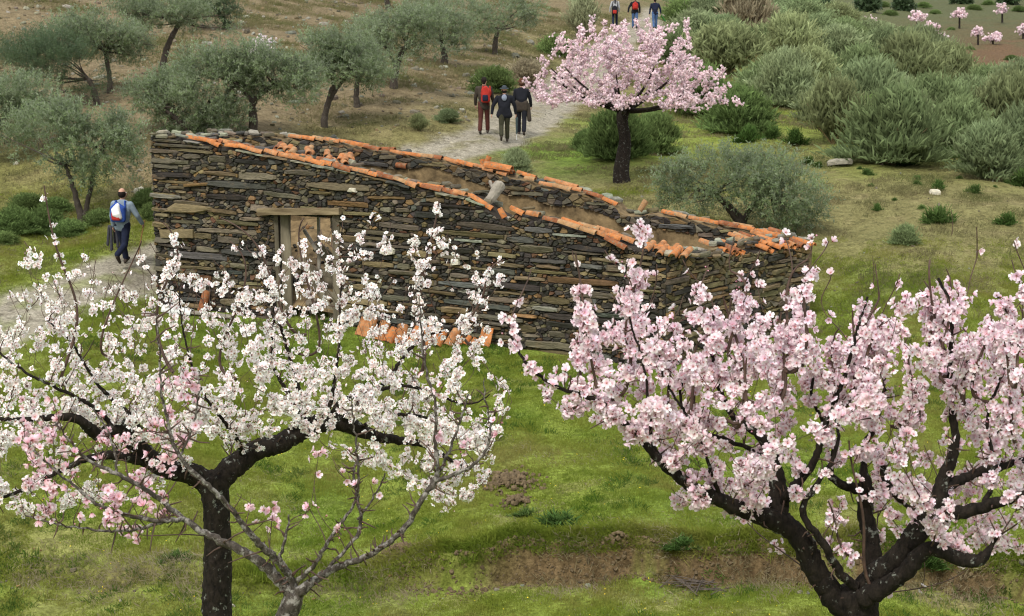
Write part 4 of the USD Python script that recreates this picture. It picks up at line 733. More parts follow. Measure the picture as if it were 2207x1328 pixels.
almond('black limbed almond tree thick with pink blossom at the right front', None, D3_,
       [(1850, 1345, 104), (1848, 1315, 100), (1842, 1285, 96), (1840, 1268, 80)],
       [[(1838, 1312, 70), (1800, 1288, 62), (1772, 1250, 56), (1746, 1205, 54), (1722, 1160, 54), (1690, 1132, 54), (1640, 1112, 42, -.05), (1585, 1092, 34, -.1), (1537, 1070, 30, -.15), (1485, 1046, 27, -.2), (1435, 1004, 23, -.25), (1390, 957, 18, -.3), (1352, 917, 15, -.32), (1318, 889, 13, -.35), (1285, 862, 11, -.37), (1238, 848, 9, -.4), (1165, 809, 8, -.4), (1115, 754, 6, -.4), (1093, 685, 4, -.4)],
        [(1692, 1140, 50), (1678, 1095, 46, .05), (1675, 1040, 40, .1), (1668, 1000, 30, .12), (1632, 934, 20, .1), (1585, 900, 16, .1), (1555, 850, 12, .1), (1535, 760, 8, .1), (1545, 650, 5, .1)],
        [(1690, 1090, 24, .05), (1720, 1040, 22, -.05), (1752, 1000, 18, -.1), (1780, 915, 14, -.15), (1812, 834, 11, -.15), (1840, 740, 8, -.15), (1870, 640, 5, -.15)],
        [(1845, 1262, 24, -.05), (1795, 1210, 20, -.1), (1760, 1150, 18, -.12), (1730, 1104, 16, -.12), (1747, 1064, 13, -.12), (1790, 1000, 10, -.12), (1800, 900, 6, -.12)],
        [(1858, 1275, 56), (1884, 1215, 44, .1), (1874, 1150, 38, .15), (1864, 1095, 36, .2), (1866, 1050, 34, .2), (1860, 1000, 16, .25), (1890, 900, 12, .25), (1900, 800, 8, .25)],
        [(1866, 1056, 28, .2), (1815, 1044, 20, .2), (1788, 1020, 17, .2), (1796, 984, 13, .2), (1770, 900, 9, .2), (1760, 800, 6, .2)],
        [(1862, 1285, 64), (1895, 1235, 56, -.05), (1940, 1195, 52, -.1), (1982, 1140, 52, -.12), (2014, 1105, 50, -.15), (2032, 1040, 34, -.15), (2052, 985, 26, -.15), (2058, 930, 18, -.15), (2048, 850, 15, -.15), (2050, 750, 11, -.15), (2022, 600, 6, -.15)],
        [(2016, 1110, 38, -.15), (2070, 1105, 32, -.2), (2120, 1092, 28, -.25), (2180, 1075, 24, -.3), (2260, 1060, 18, -.3)],
        [(2040, 1050, 26, -.15), (2100, 1022, 22, -.1), (2160, 1005, 18, -.05), (2240, 980, 12, 0)],
        [(1860, 1290, 50, -.08), (1918, 1258, 42, -.15), (1966, 1214, 40, -.2), (1996, 1186, 36, -.22), (2042, 1194, 34, -.25), (2094, 1210, 32, -.28), (2122, 1200, 26, -.3), (2135, 1180, 12, -.3), (2160, 1150, 7, -.3)],
        [(1905, 1000, 18, .1), (1912, 1040, 16, .1), (1930, 1068, 13, .1), (1960, 1095, 9, .1), (1985, 1100, 6, .1)],
        [(1560, 1080, 16, -.12), (1530, 1010, 11, -.2), (1500, 930, 9, -.25), (1440, 830, 7, -.3), (1420, 730, 5, -.3)],
        [(1430, 1000, 13, -.25), (1400, 900, 10, -.3), (1390, 800, 8, -.3), (1360, 700, 6, -.3), (1355, 560, 4, -.3)],
        [(2110, 1095, 18, -.25), (2140, 1000, 13, -.2), (2130, 900, 10, -.2), (2170, 780, 7, -.2), (2150, 640, 5, -.2)],
        [(1660, 1000, 20, .12), (1600, 960, 14, .15), (1500, 920, 11, .15), (1470, 820, 8, .15)]],
       t3, PINK, 'bark_black', 'twig_brown', .0195, mode3b, 113, r0=.0046, steep=2.8, slim=(11, .75), bare=BARE3,
       own=SP3 + [[(1290, 860, 8, -.35), (1275, 780, 7, -.35), (1255, 640, 5, -.35), (1240, 545, 4, -.35)], [(1370, 760, 7, -.2), (1362, 640, 5, -.2), (1357, 480, 3, -.2)], [(1580, 780, 8, .1), (1590, 690, 7, .1), (1575, 585, 5, .1)], [(1700, 760, 8, 0), (1695, 650, 6, 0), (1740, 560, 4, 0)],
            [(1850, 760, 8, .1), (1870, 690, 6, .1), (1895, 630, 4, .1)], [(2040, 760, 8, -.1), (2010, 660, 6, -.1), (2004, 560, 4, -.1)], [(2030, 700, 5, -.1), (2050, 620, 4, -.1), (2040, 580, 3, -.1)], [(1870, 1250, 9, -.1), (1862, 1130, 7, -.1), (1845, 1040, 5, -.1), (1830, 950, 4, -.1)], [(1832, 1200, 6, -.1), (1800, 1130, 5, -.1), (1785, 1080, 4, -.1)]])
# ---- the slim young tree in front
D2 = 7.0; r2 = np.random.default_rng(102)
t2 = np.vstack([tips_in([(20, 1000), (60, 860), (150, 850), (330, 920), (420, 1060), (320, 1120), (150, 1110), (40, 1120)], 75, D2, .18, r2), tips_in([(300, 980), (310, 760), (390, 760), (440, 980)], 22, D2, .15, r2), tips_in([(500, 1120), (520, 1010), (640, 1040), (700, 1120), (600, 1150)], 10, D2, .12, r2),
                tips_in([(660, 1100), (690, 960), (830, 950), (830, 1080), (740, 1150)], 18, D2, .12, r2), tips_in([(880, 960), (900, 760), (1060, 800), (1090, 940), (980, 1000)], 26, D2, .15, r2)])
def mode2(px, py, rng):
    k = rng.random()
    if px < 430: return (85, .022, .25, 1.0, 5) if k < .5 else (34, .016, .3, 1.0, 3) if k < .8 else (7, .01, .3, 1, 2)
    return (48, .018, .4, 1.0, 5) if k < .3 else (12, .012, .4, 1.0, 3) if k < .7 else (3, .01, .3, 1, 2)
almond('slim forked young almond tree with rosy buds in front of the black trunk', None, D2,
       [(612, 1345, 52), (622, 1318, 46), (632, 1292, 44), (634, 1278, 40)],
       [[(630, 1285, 34), (605, 1255, 32), (550, 1204, 28), (500, 1177, 24), (430, 1142, 19), (390, 1114, 16), (320, 1059, 14, -.05), (245, 1019, 12, -.1), (195, 994, 9, -.1), (150, 950, 6, -.1), (110, 900, 4, -.1)],
        [(632, 1275, 30), (618, 1234, 24), (555, 1169, 19, -.1), (495, 1094, 15, -.15), (430, 1029, 13, -.2), (380, 974, 11, -.2), (362, 914, 9, -.2), (350, 854, 7, -.2), (344, 760, 5, -.2), (330, 660, 3, -.2)],
        [(395, 1117, 15), (320, 1120, 13, -.1), (270, 1109, 11, -.12), (215, 1089, 10, -.15), (172, 1058, 9, -.15), (120, 1014, 6, -.15), (50, 950, 4, -.15)],
        [(370, 1120, 11), (325, 1134, 10, .08), (280, 1143, 8, .1), (175, 1139, 6, .1), (55, 1112, 4, .1)],
        [(640, 1282, 36), (672, 1255, 26), (705, 1234, 22, .05), (740, 1219, 19, .05), (800, 1194, 18, .05), (845, 1164, 17, .05), (885, 1119, 17, .05), (915, 1069, 16, .05), (940, 1032, 15, .05), (938, 964, 10, .05), (940, 874, 8, .05), (920, 804, 7, .05), (908, 729, 5, .05), (904, 640, 3, .05)],
        [(938, 1036, 12, .05), (1000, 1014, 10, 0), (1040, 982, 9, 0), (1056, 944, 7, 0), (1050, 880, 5, 0), (1045, 815, 3, 0)],
        [(925, 1050, 11, .05), (960, 990, 9, .12), (985, 930, 7, .15), (1010, 850, 4, .15)],
        [(622, 1240, 13, -.05), (605, 1209, 11, -.1), (614, 1160, 8, -.1), (622, 1110, 5, -.1)],
        [(640, 1250, 14, 0), (690, 1196, 12, -.05), (722, 1144, 10, -.05), (765, 1080, 8, -.05), (772, 1000, 7, -.05), (762, 904, 5, -.05), (756, 850, 3, -.05)],
        [(700, 1240, 12, .08), (745, 1185, 10, .1), (772, 1150, 11, .12), (768, 1064, 9, .12), (775, 984, 6, .12)],
        [(770, 1120, 7, .1), (800, 1080, 6, .12), (830, 1020, 4, .12)], [(385, 985, 8, -.2), (420, 900, 6, -.2), (430, 800, 4, -.2)], [(250, 1022, 8, -.1), (240, 950, 6, -.05), (200, 880, 4, 0)]],
       t2, ROSE, 'bark_young', 'twig_brown', .0200, mode2, 112, r0=.0042, reach=1.2, slim=(0, .82), spurs=14.0, mix=(.42, .28, .30))
# ------------------------------------------------------------------ olive trees
def leaf_sprays(cent, rad, n, rng, L=.075, W=.019, leaves=14, spray=.36, up=.35, droop=0.0):
    """Twigs set through a crown of ellipsoids, each carrying paired leaves as small folded blades."""
    vol = np.prod(rad, 1) ** .67; which = rng.choice(len(cent), n, p=vol / vol.sum()); d = unit(rng.normal(size=(n, 3))); rr = rng.random(n) ** .42 * (1 + .12 * rng.normal(size=n))
    base = cent[which] + d * rad[which] * rr[:, None]
    keep = meshkit.fbm(base * 1.25 + 7, 3, int(rng.integers(999))) > .43; base, d = base[keep], d[keep]; n = len(base)
    ax = unit(d * .8 + rng.normal(0, .5, (n, 3)) + [0, 0, up]); t = np.linspace(.05, 1, leaves)
    p = base[:, None] + ax[:, None] * (t * spray)[None, :, None] * rng.uniform(.6, 1.2, (n, 1, 1)); p[..., 2] -= droop * t ** 2
    r = unit(np.cross(ax, rng.normal(size=(n, 3)))); s = np.cross(ax, r); ang = (np.arange(leaves) * math.pi / 2)[None, :] + rng.uniform(0, 6, (n, 1)) + rng.normal(0, .3, (n, leaves))
    ld = unit(ax[:, None] * .75 + (np.cos(ang)[..., None] * r[:, None] + np.sin(ang)[..., None] * s[:, None]) * .8 + rng.normal(0, .12, (n, leaves, 3)))
    p, ld = p.reshape(-1, 3), ld.reshape(-1, 3); m = len(p); sd = unit(np.cross(ld, rng.normal(0, .55, (m, 3)) + [0, 0, 1.0])); nn = np.cross(sd, ld); flip = nn[:, 2] < 0; sd[flip] *= -1
    l = L * rng.uniform(.7, 1.25, (m, 1)); w = W * rng.uniform(.75, 1.25, (m, 1)) / 2
    v = np.stack([p, p + ld * l * .5 + sd * w, p + ld * l, p + ld * l * .5 - sd * w], 1).reshape(-1, 3); o = np.arange(m)[:, None] * 4
    return v, np.vstack([o + [0, 1, 2], o + [0, 2, 3]])
def stem_from_px(nodes, base, dy=0.0):
    """Trunk through photographed points standing at the base's distance; the first node is the base itself."""
    d = base[1] + dy; p, r = limb_px([(n[0], n[1], n[2], (n[3] if len(n) > 3 else 0)) for n in nodes], d); p[0] = base - [0, 0, .12]; return p, r
OLIVES = []
def olive(label, base, stems, blobs, n=520, leaf='olive_leaf', seed=1, L=.085, W=.024, depth=.85, name='olive_tree', cat='tree', group='olive trees on the slope', bk='bark_olive', spray=.36, up=.35):
    rng = np.random.default_rng(seed); g = ground_at(*base) if len(base) == 2 else np.array(base); d = g[1]; T = thing(name, label, cat, group); tops = []
    for k, st in enumerate(stems):
        p, r = stem_from_px(st, g); tops.append(p[-1]); p, r = spline(p, r, .08); p[1:-1] += rng.normal(0, .008, (len(p) - 2, 3)); obj('trunk', tube(p, r, 9, .22), bk, T, smooth=True)
    b = np.array(blobs, float); c = P(b[:, 0], b[:, 1], d + (rng.normal(0, .35, len(b)) if depth else 0)); s = d / F
    rad = np.stack([b[:, 2] * s, np.maximum(b[:, 2], b[:, 3]) * s * depth, b[:, 3] * s], 1)
    lm = []
    n = int(n * 2.4); L *= 1.12; W *= 1.3
    for q in range(len(b)):
        a = tops[int(np.argmin([np.linalg.norm(c[q] - t) for t in tops]))]
        for e in range(2):
            z = c[q] + rng.normal(0, .45, 3) * rad[q]; m = a * .5 + z * .5 + rng.normal(0, .08, 3); p, r = spline([a, m, z], [.03 * d / 50 + .008, .016, .006], .12); lm.append(tube(p, r, 5))
    obj('branch_mass', cat_mesh(lm), bk, T, smooth=True, kind='stuff')
    obj('crown', leaf_sprays(c, rad, n, rng, L, W, spray=spray, up=up), leaf, T); return T
S = lambda *a: list(a)
olive('olive with two slender stems by the track above the lone walker', (178, 470), [S((178, 470, 20), (168, 440, 14), (155, 395, 10), (140, 355, 7)), S((178, 468, 14), (192, 420, 10), (203, 370, 8), (215, 330, 6))],
      [(110, 300, 85, 60), (205, 310, 95, 65), (150, 262, 85, 45), (265, 350, 45, 48), (65, 275, 48, 42), (240, 270, 50, 35), (180, 370, 60, 30)], 1150, seed=201)
olive('olive at the left edge, its crown cut by the picture border', (-25, 345), [S((-25, 345, 20), (-15, 300, 14), (0, 260, 10))], [(45, 205, 85, 45), (0, 245, 70, 60), (60, 250, 60, 40), (-60, 220, 70, 60)], 800, seed=202)
olive('dark green bushy tree with a short trunk left of the olives', (208, 226), [S((208, 226, 16), (204, 200, 12), (190, 170, 9))], [(90, 125, 95, 45), (150, 150, 70, 45), (195, 170, 26, 46), (40, 140, 60, 45), (110, 100, 60, 25)], 1100, 'olive_leaf_dark', 203, .10, .012, .7, 'dark_bush_tree', group=None, spray=.5, up=.8)
olive('pale wide olive behind the dark green bushy tree', (235, 200), [S((235, 200, 14), (235, 160, 10), (225, 110, 8))], [(145, 75, 70, 34), (235, 85, 80, 45), (300, 95, 48, 42), (190, 55, 60, 30), (325, 110, 30, 30), (255, 60, 50, 25)], 850, seed=204)
olive('leaning olive with a dark bare trunk near the top left', (350, 168), [S((348, 170, 17), (352, 135, 14), (360, 105, 13), (374, 72, 11), (392, 45, 8))], [(335, 25, 90, 38), (425, 38, 75, 42), (380, 5, 110, 38), (285, 45, 42, 34), (300, 5, 60, 30), (480, 60, 35, 30)], 950, seed=205)
olive('dark olive half hidden behind the leaning olive at the top', (495, 62), [S((495, 62, 12), (480, 40, 10), (465, 20, 8))], [(455, 15, 50, 40), (490, 30, 28, 28), (420, 0, 50, 30)], 420, 'olive_leaf_dark', 206, .09, .022)
olive('low olive with a curved stem just behind the left end of the ruin', (412, 292), [S((412, 294, 18), (398, 272, 14), (372, 250, 11), (350, 230, 8)), S((412, 294, 12), (430, 260, 9), (450, 230, 7))],
      [(335, 200, 58, 36), (420, 230, 105, 50), (480, 255, 62, 35), (380, 180, 60, 32), (440, 190, 70, 30), (300, 195, 30, 25), (400, 265, 70, 22)], 1050, seed=207)
olive('broad olive with a straight trunk behind the ruin roof tiles', (545, 292), [S((545, 294, 18), (542, 250, 15), (548, 218, 13), (568, 198, 11), (592, 186, 8)), S((548, 225, 10), (530, 200, 8), (500, 175, 6))],
      [(470, 150, 88, 42), (590, 165, 100, 42), (645, 190, 42, 30), (430, 135, 52, 30), (530, 140, 80, 40), (500, 185, 80, 32), (560, 120, 60, 25), (650, 160, 45, 25)], 1150, seed=208)
olive('round olive on a bent trunk right of the broad olive', (700, 277), [S((698, 279, 17), (702, 240, 13), (712, 205, 12), (720, 175, 10)), S((713, 200, 8), (735, 180, 7), (755, 160, 5))], [(695, 120, 58, 38), (760, 125, 66, 42), (795, 155, 42, 36), (735, 92, 60, 30), (670, 100, 35, 25), (715, 150, 50, 25)], 850, seed=209)
olive('grey green olive squeezed between the round olive and the next', (770, 232), [S((772, 233, 15), (768, 205, 12), (770, 175, 10))], [(800, 85, 60, 40), (780, 130, 48, 36), (830, 120, 50, 40)], 450, seed=210)
olive('olive on a slanting dark trunk above the three hikers', (848, 192), [S((846, 194, 18), (852, 155, 14), (860, 128, 14), (876, 100, 10)), S((858, 135, 8), (840, 115, 7), (825, 95, 5))], [(880, 68, 78, 40), (832, 58, 68, 32), (930, 90, 46, 38), (808, 92, 40, 36), (900, 40, 70, 25), (860, 100, 50, 25)], 820, seed=211)
olive('small olive on a stout short trunk behind the slanting one', (956, 137), [S((956, 138, 18), (957, 118, 13), (950, 90, 9))], [(962, 58, 58, 38), (930, 35, 60, 32), (990, 80, 30, 28)], 450, seed=212)
olive('olive near the top centre with a thin upright trunk', (1066, 117), [S((1066, 118, 13), (1068, 90, 11), (1072, 65, 9))], [(1080, 28, 78, 36), (1040, 48, 48, 32), (1122, 38, 38, 28), (1000, 30, 60, 34), (1140, 10, 40, 25)], 620, seed=213)
olive('olive whose crown rises past the top border above the slope', (840, 27), [S((840, 28, 13), (834, 5, 11), (826, -25, 9))], [(830, -55, 70, 32), (900, 5, 50, 16), (940, -5, 60, 22)], 350, seed=214)
olive('spreading silver olive right behind the low end of the ruin', (1597, 494), [S((1597, 497, 30), (1585, 462, 22), (1565, 440, 16), (1540, 418, 11)), S((1592, 470, 14), (1625, 440, 11), (1660, 415, 8))],
      [(1500, 388, 84, 48), (1600, 390, 100, 55), (1695, 425, 86, 55), (1655, 368, 86, 38), (1735, 450, 46, 42), (1448, 385, 40, 34), (1560, 350, 70, 26), (1480, 430, 60, 30), (1690, 465, 60, 28), (1480, 425, 60, 26)], 1000, seed=215, L=.08, W=.022)
# ------------------------------------------------------------------ broom and other bushes: fans of fine green stems
def broom_proto(seed, tip, mid, woody, n=26000, lean=.72, fine=.0013, droop=.12, shells=150, stem=.010):
    """Unit bush (about 1 m across and high). Woody shoots rise from the stock; each ends in a plume of thin twigs."""
    rng = np.random.default_rng(seed); az = rng.uniform(0, 2 * math.pi, shells); te = np.abs(rng.normal(0, lean, shells)).clip(.03, 1.25); L = rng.uniform(.72, .97, shells) * (1 - .12 * te)
    sd = np.stack([np.sin(te) * np.cos(az), np.sin(te) * np.sin(az), np.cos(te)], 1); k = rng.integers(0, shells, n); t = rng.beta(2.6, 1.5, n)
    base = sd[k] * (L[k] * t * .92)[:, None]; base[:, 2] -= droop * t ** 2 * np.sin(te[k]); base[:, :2] += rng.normal(0, .09, (n, 2)) * (.4 + t)[:, None]
    ax = unit(sd[k] * .8 + rng.normal(0, .38 if fine < .01 else .6, (n, 3)) + [0, 0, .75]); ln = rng.uniform(.07, .22, n)[:, None] * (2.2 if fine > .01 else 1); si = unit(np.cross(ax, rng.normal(size=(n, 3)))) * (fine * rng.uniform(.6, 1.3, n)[:, None])
    bend = np.stack([rng.normal(0, .03, n), rng.normal(0, .03, n), -rng.uniform(0, .05, n)], 1)
    v = np.stack([base - si * .6, base + si * .6, base + ax * ln * .55 + si * .7, base + ax * ln + bend], 1).reshape(-1, 3); o = np.arange(n)[:, None] * 4; f = np.vstack([o + [0, 1, 2], o + [0, 2, 3]])
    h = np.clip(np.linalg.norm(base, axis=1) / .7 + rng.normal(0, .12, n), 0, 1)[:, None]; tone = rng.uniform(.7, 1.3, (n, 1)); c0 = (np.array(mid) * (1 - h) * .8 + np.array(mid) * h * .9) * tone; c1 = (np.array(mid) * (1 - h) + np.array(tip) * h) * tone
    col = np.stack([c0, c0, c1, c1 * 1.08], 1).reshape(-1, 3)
    tb, tc = [], []
    for q in range(min(shells, 44)):
        s = np.linspace(0, .85, 5)[:, None]; p = sd[q] * L[q] * s; p[:, 2] -= droop * s[:, 0] ** 2 * np.sin(te[q]); m = tube(p + rng.normal(0, .006, (5, 3)), np.linspace(stem, .003, 5), 4); tb.append(m); tc.append(np.tile(woody, (len(m[0]), 1)))
    return (v, f), np.clip(col, 0, 1), cat_mesh(tb), np.vstack(tc)
def bush_class(name, *a, **k):
    UsdGeom.Xform.Define(stage, '/World/Looks/plants'); path = '/World/Looks/plants/' + name
    c = stage.CreateClassPrim(path); m, col, tm, tcol = broom_proto(*a, **k)
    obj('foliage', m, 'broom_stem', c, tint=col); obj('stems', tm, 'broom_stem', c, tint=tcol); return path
GT, GM, GW = (.235, .285, .160), (.135, .165, .080), (.22, .16, .09)
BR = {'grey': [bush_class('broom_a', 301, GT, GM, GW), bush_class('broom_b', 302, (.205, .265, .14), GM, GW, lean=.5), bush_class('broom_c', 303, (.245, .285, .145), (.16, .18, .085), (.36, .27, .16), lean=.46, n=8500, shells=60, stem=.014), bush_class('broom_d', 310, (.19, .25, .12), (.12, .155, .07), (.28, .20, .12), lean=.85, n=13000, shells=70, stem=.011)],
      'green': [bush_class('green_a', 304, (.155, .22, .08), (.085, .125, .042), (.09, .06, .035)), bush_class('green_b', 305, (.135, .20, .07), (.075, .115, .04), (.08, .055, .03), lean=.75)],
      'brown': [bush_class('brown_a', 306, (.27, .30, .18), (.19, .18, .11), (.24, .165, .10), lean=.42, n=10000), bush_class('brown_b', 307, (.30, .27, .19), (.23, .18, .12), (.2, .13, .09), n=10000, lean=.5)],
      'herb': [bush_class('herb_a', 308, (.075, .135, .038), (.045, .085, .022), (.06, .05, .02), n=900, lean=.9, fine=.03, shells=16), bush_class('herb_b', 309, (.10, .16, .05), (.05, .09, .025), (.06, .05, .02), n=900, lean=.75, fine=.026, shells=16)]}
rb = np.random.default_rng(41)
def bush(px, py, w, h, kind, label, cat='bush', name='broom_bush', group='broom bushes on the slope', which=None):
    g = ground_at(px, py); s = g[1] / F; src = BR[kind]; src = src[int(rb.integers(len(src))) if which is None else which]
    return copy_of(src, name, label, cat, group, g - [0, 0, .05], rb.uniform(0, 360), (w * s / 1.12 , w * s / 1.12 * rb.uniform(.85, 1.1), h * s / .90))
for px, py, w, h, k, lab in [
    (1330, 345, 130, 118, 'green', 'green broom growing round the trunk of the distant pink almond'), (1262, 325, 46, 46, 'green', 'small green broom left of the distant pink almond trunk'), (1112, 366, 52, 54, 'grey', 'upright grey broom at the track edge above the roof gap'),
    (1415, 330, 90, 95, 'green', 'green broom right of the distant pink almond trunk'), (1592, 290, 125, 105, 'green', 'rounded green broom right of the distant pink almond crown'), (1510, 250, 120, 110, 'green', 'green broom partly behind the distant pink almond crown'),
    (1565, 165, 185, 120, 'grey', 'broad grey green broom above the distant pink almond crown'), (1605, 82, 120, 140, 'brown', 'tall broom with bare brown stems at the top'), (1255, 82, 75, 95, 'brown', 'pinkish brown dry shrub beside the upper track'),
    (965, 264, 44, 32, 'grey', 'low grey tuft on the verge left of the three hikers'), (902, 284, 40, 42, 'grey', 'spiky grey green tuft on the stony verge behind the ruin'), (1065, 195, 95, 58, 'green', 'dark green shrub on the slope behind the three hikers'), (1135, 185, 80, 62, 'brown', 'brownish shrub at the track bend behind the hikers'),
    (1470, 140, 90, 75, 'grey', 'grey broom between the upper hikers and the brown stemmed broom'), (1200, 120, 70, 50, 'green', 'dark shrub on the verge below the upper hikers'),
    (1795, 312, 150, 150, 'grey', 'tall grey broom at the lower edge of the thicket, left end'), (1930, 352, 190, 175, 'grey', 'largest broom bush at the foot of the thicket'), (2125, 385, 130, 125, 'grey', 'soft grey broom at the lower right of the thicket'),
    (1690, 232, 120, 125, 'grey', 'grey broom above the green clearing'), (2170, 310, 160, 165, 'grey', 'tall broom near the right border'), (2195, 250, 130, 120, 'grey', 'broom cut by the right border below the red field'), (1855, 300, 120, 95, 'green', 'greener low broom in front of the thicket'),
    (320, 452, 62, 50, 'green', 'green broom tuft between the lone walker and the wall corner'), (1950, 530, 60, 46, 'grey', 'isolated grey green broom on the dry slope right of the olive')]:
    bush(px, py, w, h, k, lab, group=None)
LAB = 'grey green broom bush in the thicket right of the distant pink almond'
rb2 = 1.25
for px, py, w, h, k in [(1870, 285, 150, 120, 'grey'), (2010, 300, 170, 150, 'grey'), (2065, 335, 150, 140, 'grey'), (2040, 205, 100, 95, 'grey'), (1960, 215, 120, 120, 'grey'), (1850, 210, 130, 120, 'grey'), (1745, 205, 120, 115, 'grey'), (1705, 150, 105, 100, 'brown'), (1800, 140, 120, 90, 'brown'),
    (1900, 140, 90, 80, 'brown'), (1985, 160, 90, 85, 'grey'), (1640, 120, 80, 70, 'grey'), (1760, 90, 90, 60, 'grey'), (1850, 80, 80, 45, 'brown'), (2090, 270, 120, 110, 'grey'), (1920, 260, 120, 110, 'grey'), (1700, 90, 80, 60, 'grey'), (2130, 225, 90, 70, 'brown'), (1780, 260, 110, 90, 'grey'), (1660, 190, 90, 80, 'grey'),
    (1540, 60, 110, 70, 'grey'), (1480, 50, 90, 60, 'green'), (1690, 40, 70, 50, 'brown'), (1610, 30, 80, 45, 'grey'), (2000, 250, 110, 100, 'grey'), (2205, 370, 110, 110, 'grey'), (2090, 180, 60, 45, 'grey'), (1500, 95, 90, 60, 'grey'), (1560, 105, 80, 60, 'grey'), (1660, 75, 80, 50, 'grey'), (1730, 55, 80, 45, 'grey'), (1800, 65, 90, 50, 'grey'), (1890, 100, 90, 55, 'grey'), (1950, 125, 80, 50, 'grey'), (1570, 35, 80, 45, 'grey'), (1490, 20, 80, 40, 'grey'), (1650, 15, 70, 35, 'grey'), (1820, 100, 90, 60, 'grey'), (1960, 300, 120, 110, 'grey'), (2150, 260, 110, 100, 'grey'), (1640, 215, 80, 70, 'grey')]:
    bush(px, py, w * rb2 * (.8 + .4 * ((px * 7 + py * 3) % 10) / 10), h * rb2 * (.75 + .5 * ((px * 3 + py * 11) % 10) / 10), 'grey' if k == 'brown' else k, LAB, group='grey green brooms of the thicket')
HL = 'small dark green herb tuft on the dry slope right of the ruin'
for px, py, w in [(1740, 354, 30), (1762, 361, 22), (1852, 364, 14), (1870, 376, 26), (1977, 387, 18), (2025, 412, 34), (2100, 415, 30), (1890, 454, 26), (1977, 400, 18), (2167, 486, 42), (1877, 402, 14), (1987, 452, 18), (2067, 386, 14), (2145, 404, 12), (1927, 432, 14), (1662, 300, 46), (1612, 308, 52), (1712, 310, 50), (1947, 356, 60), (2022, 482, 60), (2040, 345, 40), (2080, 360, 40), (2205, 400, 60), (2180, 360, 40)]:
    bush(px, py, w, w * .72, 'herb', HL, 'herb tuft', 'herb_tuft', 'herb tufts on the dry slope')
VL = 'dark weed clump on the verge below the left olive'
for px, py, w, h in [(30, 500, 90, 60), (95, 495, 80, 55), (150, 500, 70, 40), (60, 450, 70, 40), (215, 480, 60, 36), (325, 475, 40, 40), (5, 520, 60, 30), (120, 455, 60, 35)]:
    bush(px, py, w, h, 'green', VL, 'weed', 'weed_clump', 'weeds on the verge below the left olive')
# ------------------------------------------------------------------ the almonds farther off: blossom as small tufts on a real frame of branches
TUFT = []
for sd_ in range(3):
    rr = np.random.default_rng(500 + sd_); v, f, c = [], [], []
    for k in range(5):
        d = unit(rr.normal(size=3)); s = unit(np.cross(d, rr.normal(size=3))); u = np.cross(d, s); o = len(v); ce = d * .55
        v += list(ce + np.array([s + u * .2, u - s * .2, -s - u * .2, -u + s * .2]) * rr.uniform(.45, .7) + np.outer([.1, -.15, .1, -.15], d)); f += [(o, o + 1, o + 2), (o, o + 2, o + 3)]; c += [np.array((.84, .68, .71)) * rr.uniform(.85, 1.08)] * 4
    TUFT.append((np.array(v), np.array(f), np.clip(np.array(c), 0, .95)))
def far_almond(label, base, crown, trunk_w, d=None, n_tip=150, per_m=75, size=.036, seed=1, pale=1.0, group=None, limbs=None, spread=.05, tk=None):
    rng = np.random.default_rng(seed); g = ground_at(*base); d = g[1]; T = thing('almond_tree', label, 'tree', group); cx, cy, rx, ry = crown; s = d / F
    fork = P(*(tk[-1][:2] if tk else (base[0], cy + ry * .75)), d); st, r = (stem_from_px(tk, g) if tk else (np.array([g - [0, 0, .1], g * .5 + fork * .5, fork]), np.array([trunk_w, trunk_w * .9, trunk_w * .8]) * s / 2))
    st, r = spline(st, r, .1); obj('trunk', tube(st, r, 10, .2), 'bark_black', T, smooth=True); wood = []
    for k in range(limbs or 9):
        a = 2 * math.pi * k / (limbs or 9) + rng.normal(0, .25); e = fork + np.array([math.cos(a) * rx * s * .72, math.sin(a) * rx * s * .6, (ry * s) * rng.uniform(.25, .9)]); m = fork * .55 + e * .45 - [0, 0, ry * s * .10]
        p, q = spline([fork, m, e], [trunk_w * s * .18, trunk_w * s * .09, trunk_w * s * .03], .12); wood.append((p, q)); obj('limb', tube(p, q, 6, .1), 'bark_black', T, smooth=True)
    u = unit(rng.normal(size=(n_tip, 3))); u[:, 2] = np.abs(u[:, 2]) * 1.25 - .18; ctr = P(cx, cy + ry * .45, d); spk = rng.random(n_tip) < .45; tips = ctr + u * np.array([rx * s, rx * s * .85, ry * s * 1.15]) * (rng.random(n_tip) ** .28 * rng.uniform(.8, 1.12, n_tip))[:, None]
    tips[spk, 2] += rng.uniform(.0, .45, spk.sum()) * ry * s * (u[spk, 2] > .2)
    tips = tips[np.argsort(np.linalg.norm(tips - fork, axis=1))]; sh = grow(wood, tips, .012, rng, 1.0, 99, .02); obj('twig_mass', cat_mesh([tube(q, np.maximum(r_, .004), 4) for q, r_ in sh]), 'bark_black', T, kind='stuff')
    pos, dr = zip(*[flowers_on(q, rng, per_m, spread, .1, 1.0, 4) for q, _ in sh]); pos, dr = np.vstack(pos), np.vstack(dr)
    it = place(TUFT, rng.integers(0, 3, len(pos)), pos, dr, size * rng.uniform(.7, 1.3, len(pos)), rng, .09); m, c = merge(it); obj('blossom_mass', m, 'blossom', T, tint=np.clip(c * (1 - .0) * np.array([1, pale, pale]), 0, .95), kind='stuff'); return T
far_almond('spreading pink almond on a thick black trunk beside the track bend', (1342, 390), (1355, 145, 224, 116), 40, n_tip=420, per_m=100, size=.040, seed=601, spread=.055, limbs=13, tk=[(1336, 393, 44), (1342, 345, 30), (1346, 290, 27), (1341, 252, 29), (1345, 238, 27)])
far_almond('small pale almond peeping over the broad olive crown', (566, 190), (566, 100, 32, 32), 10, n_tip=60, per_m=55, size=.05, seed=602, pale=1.1)
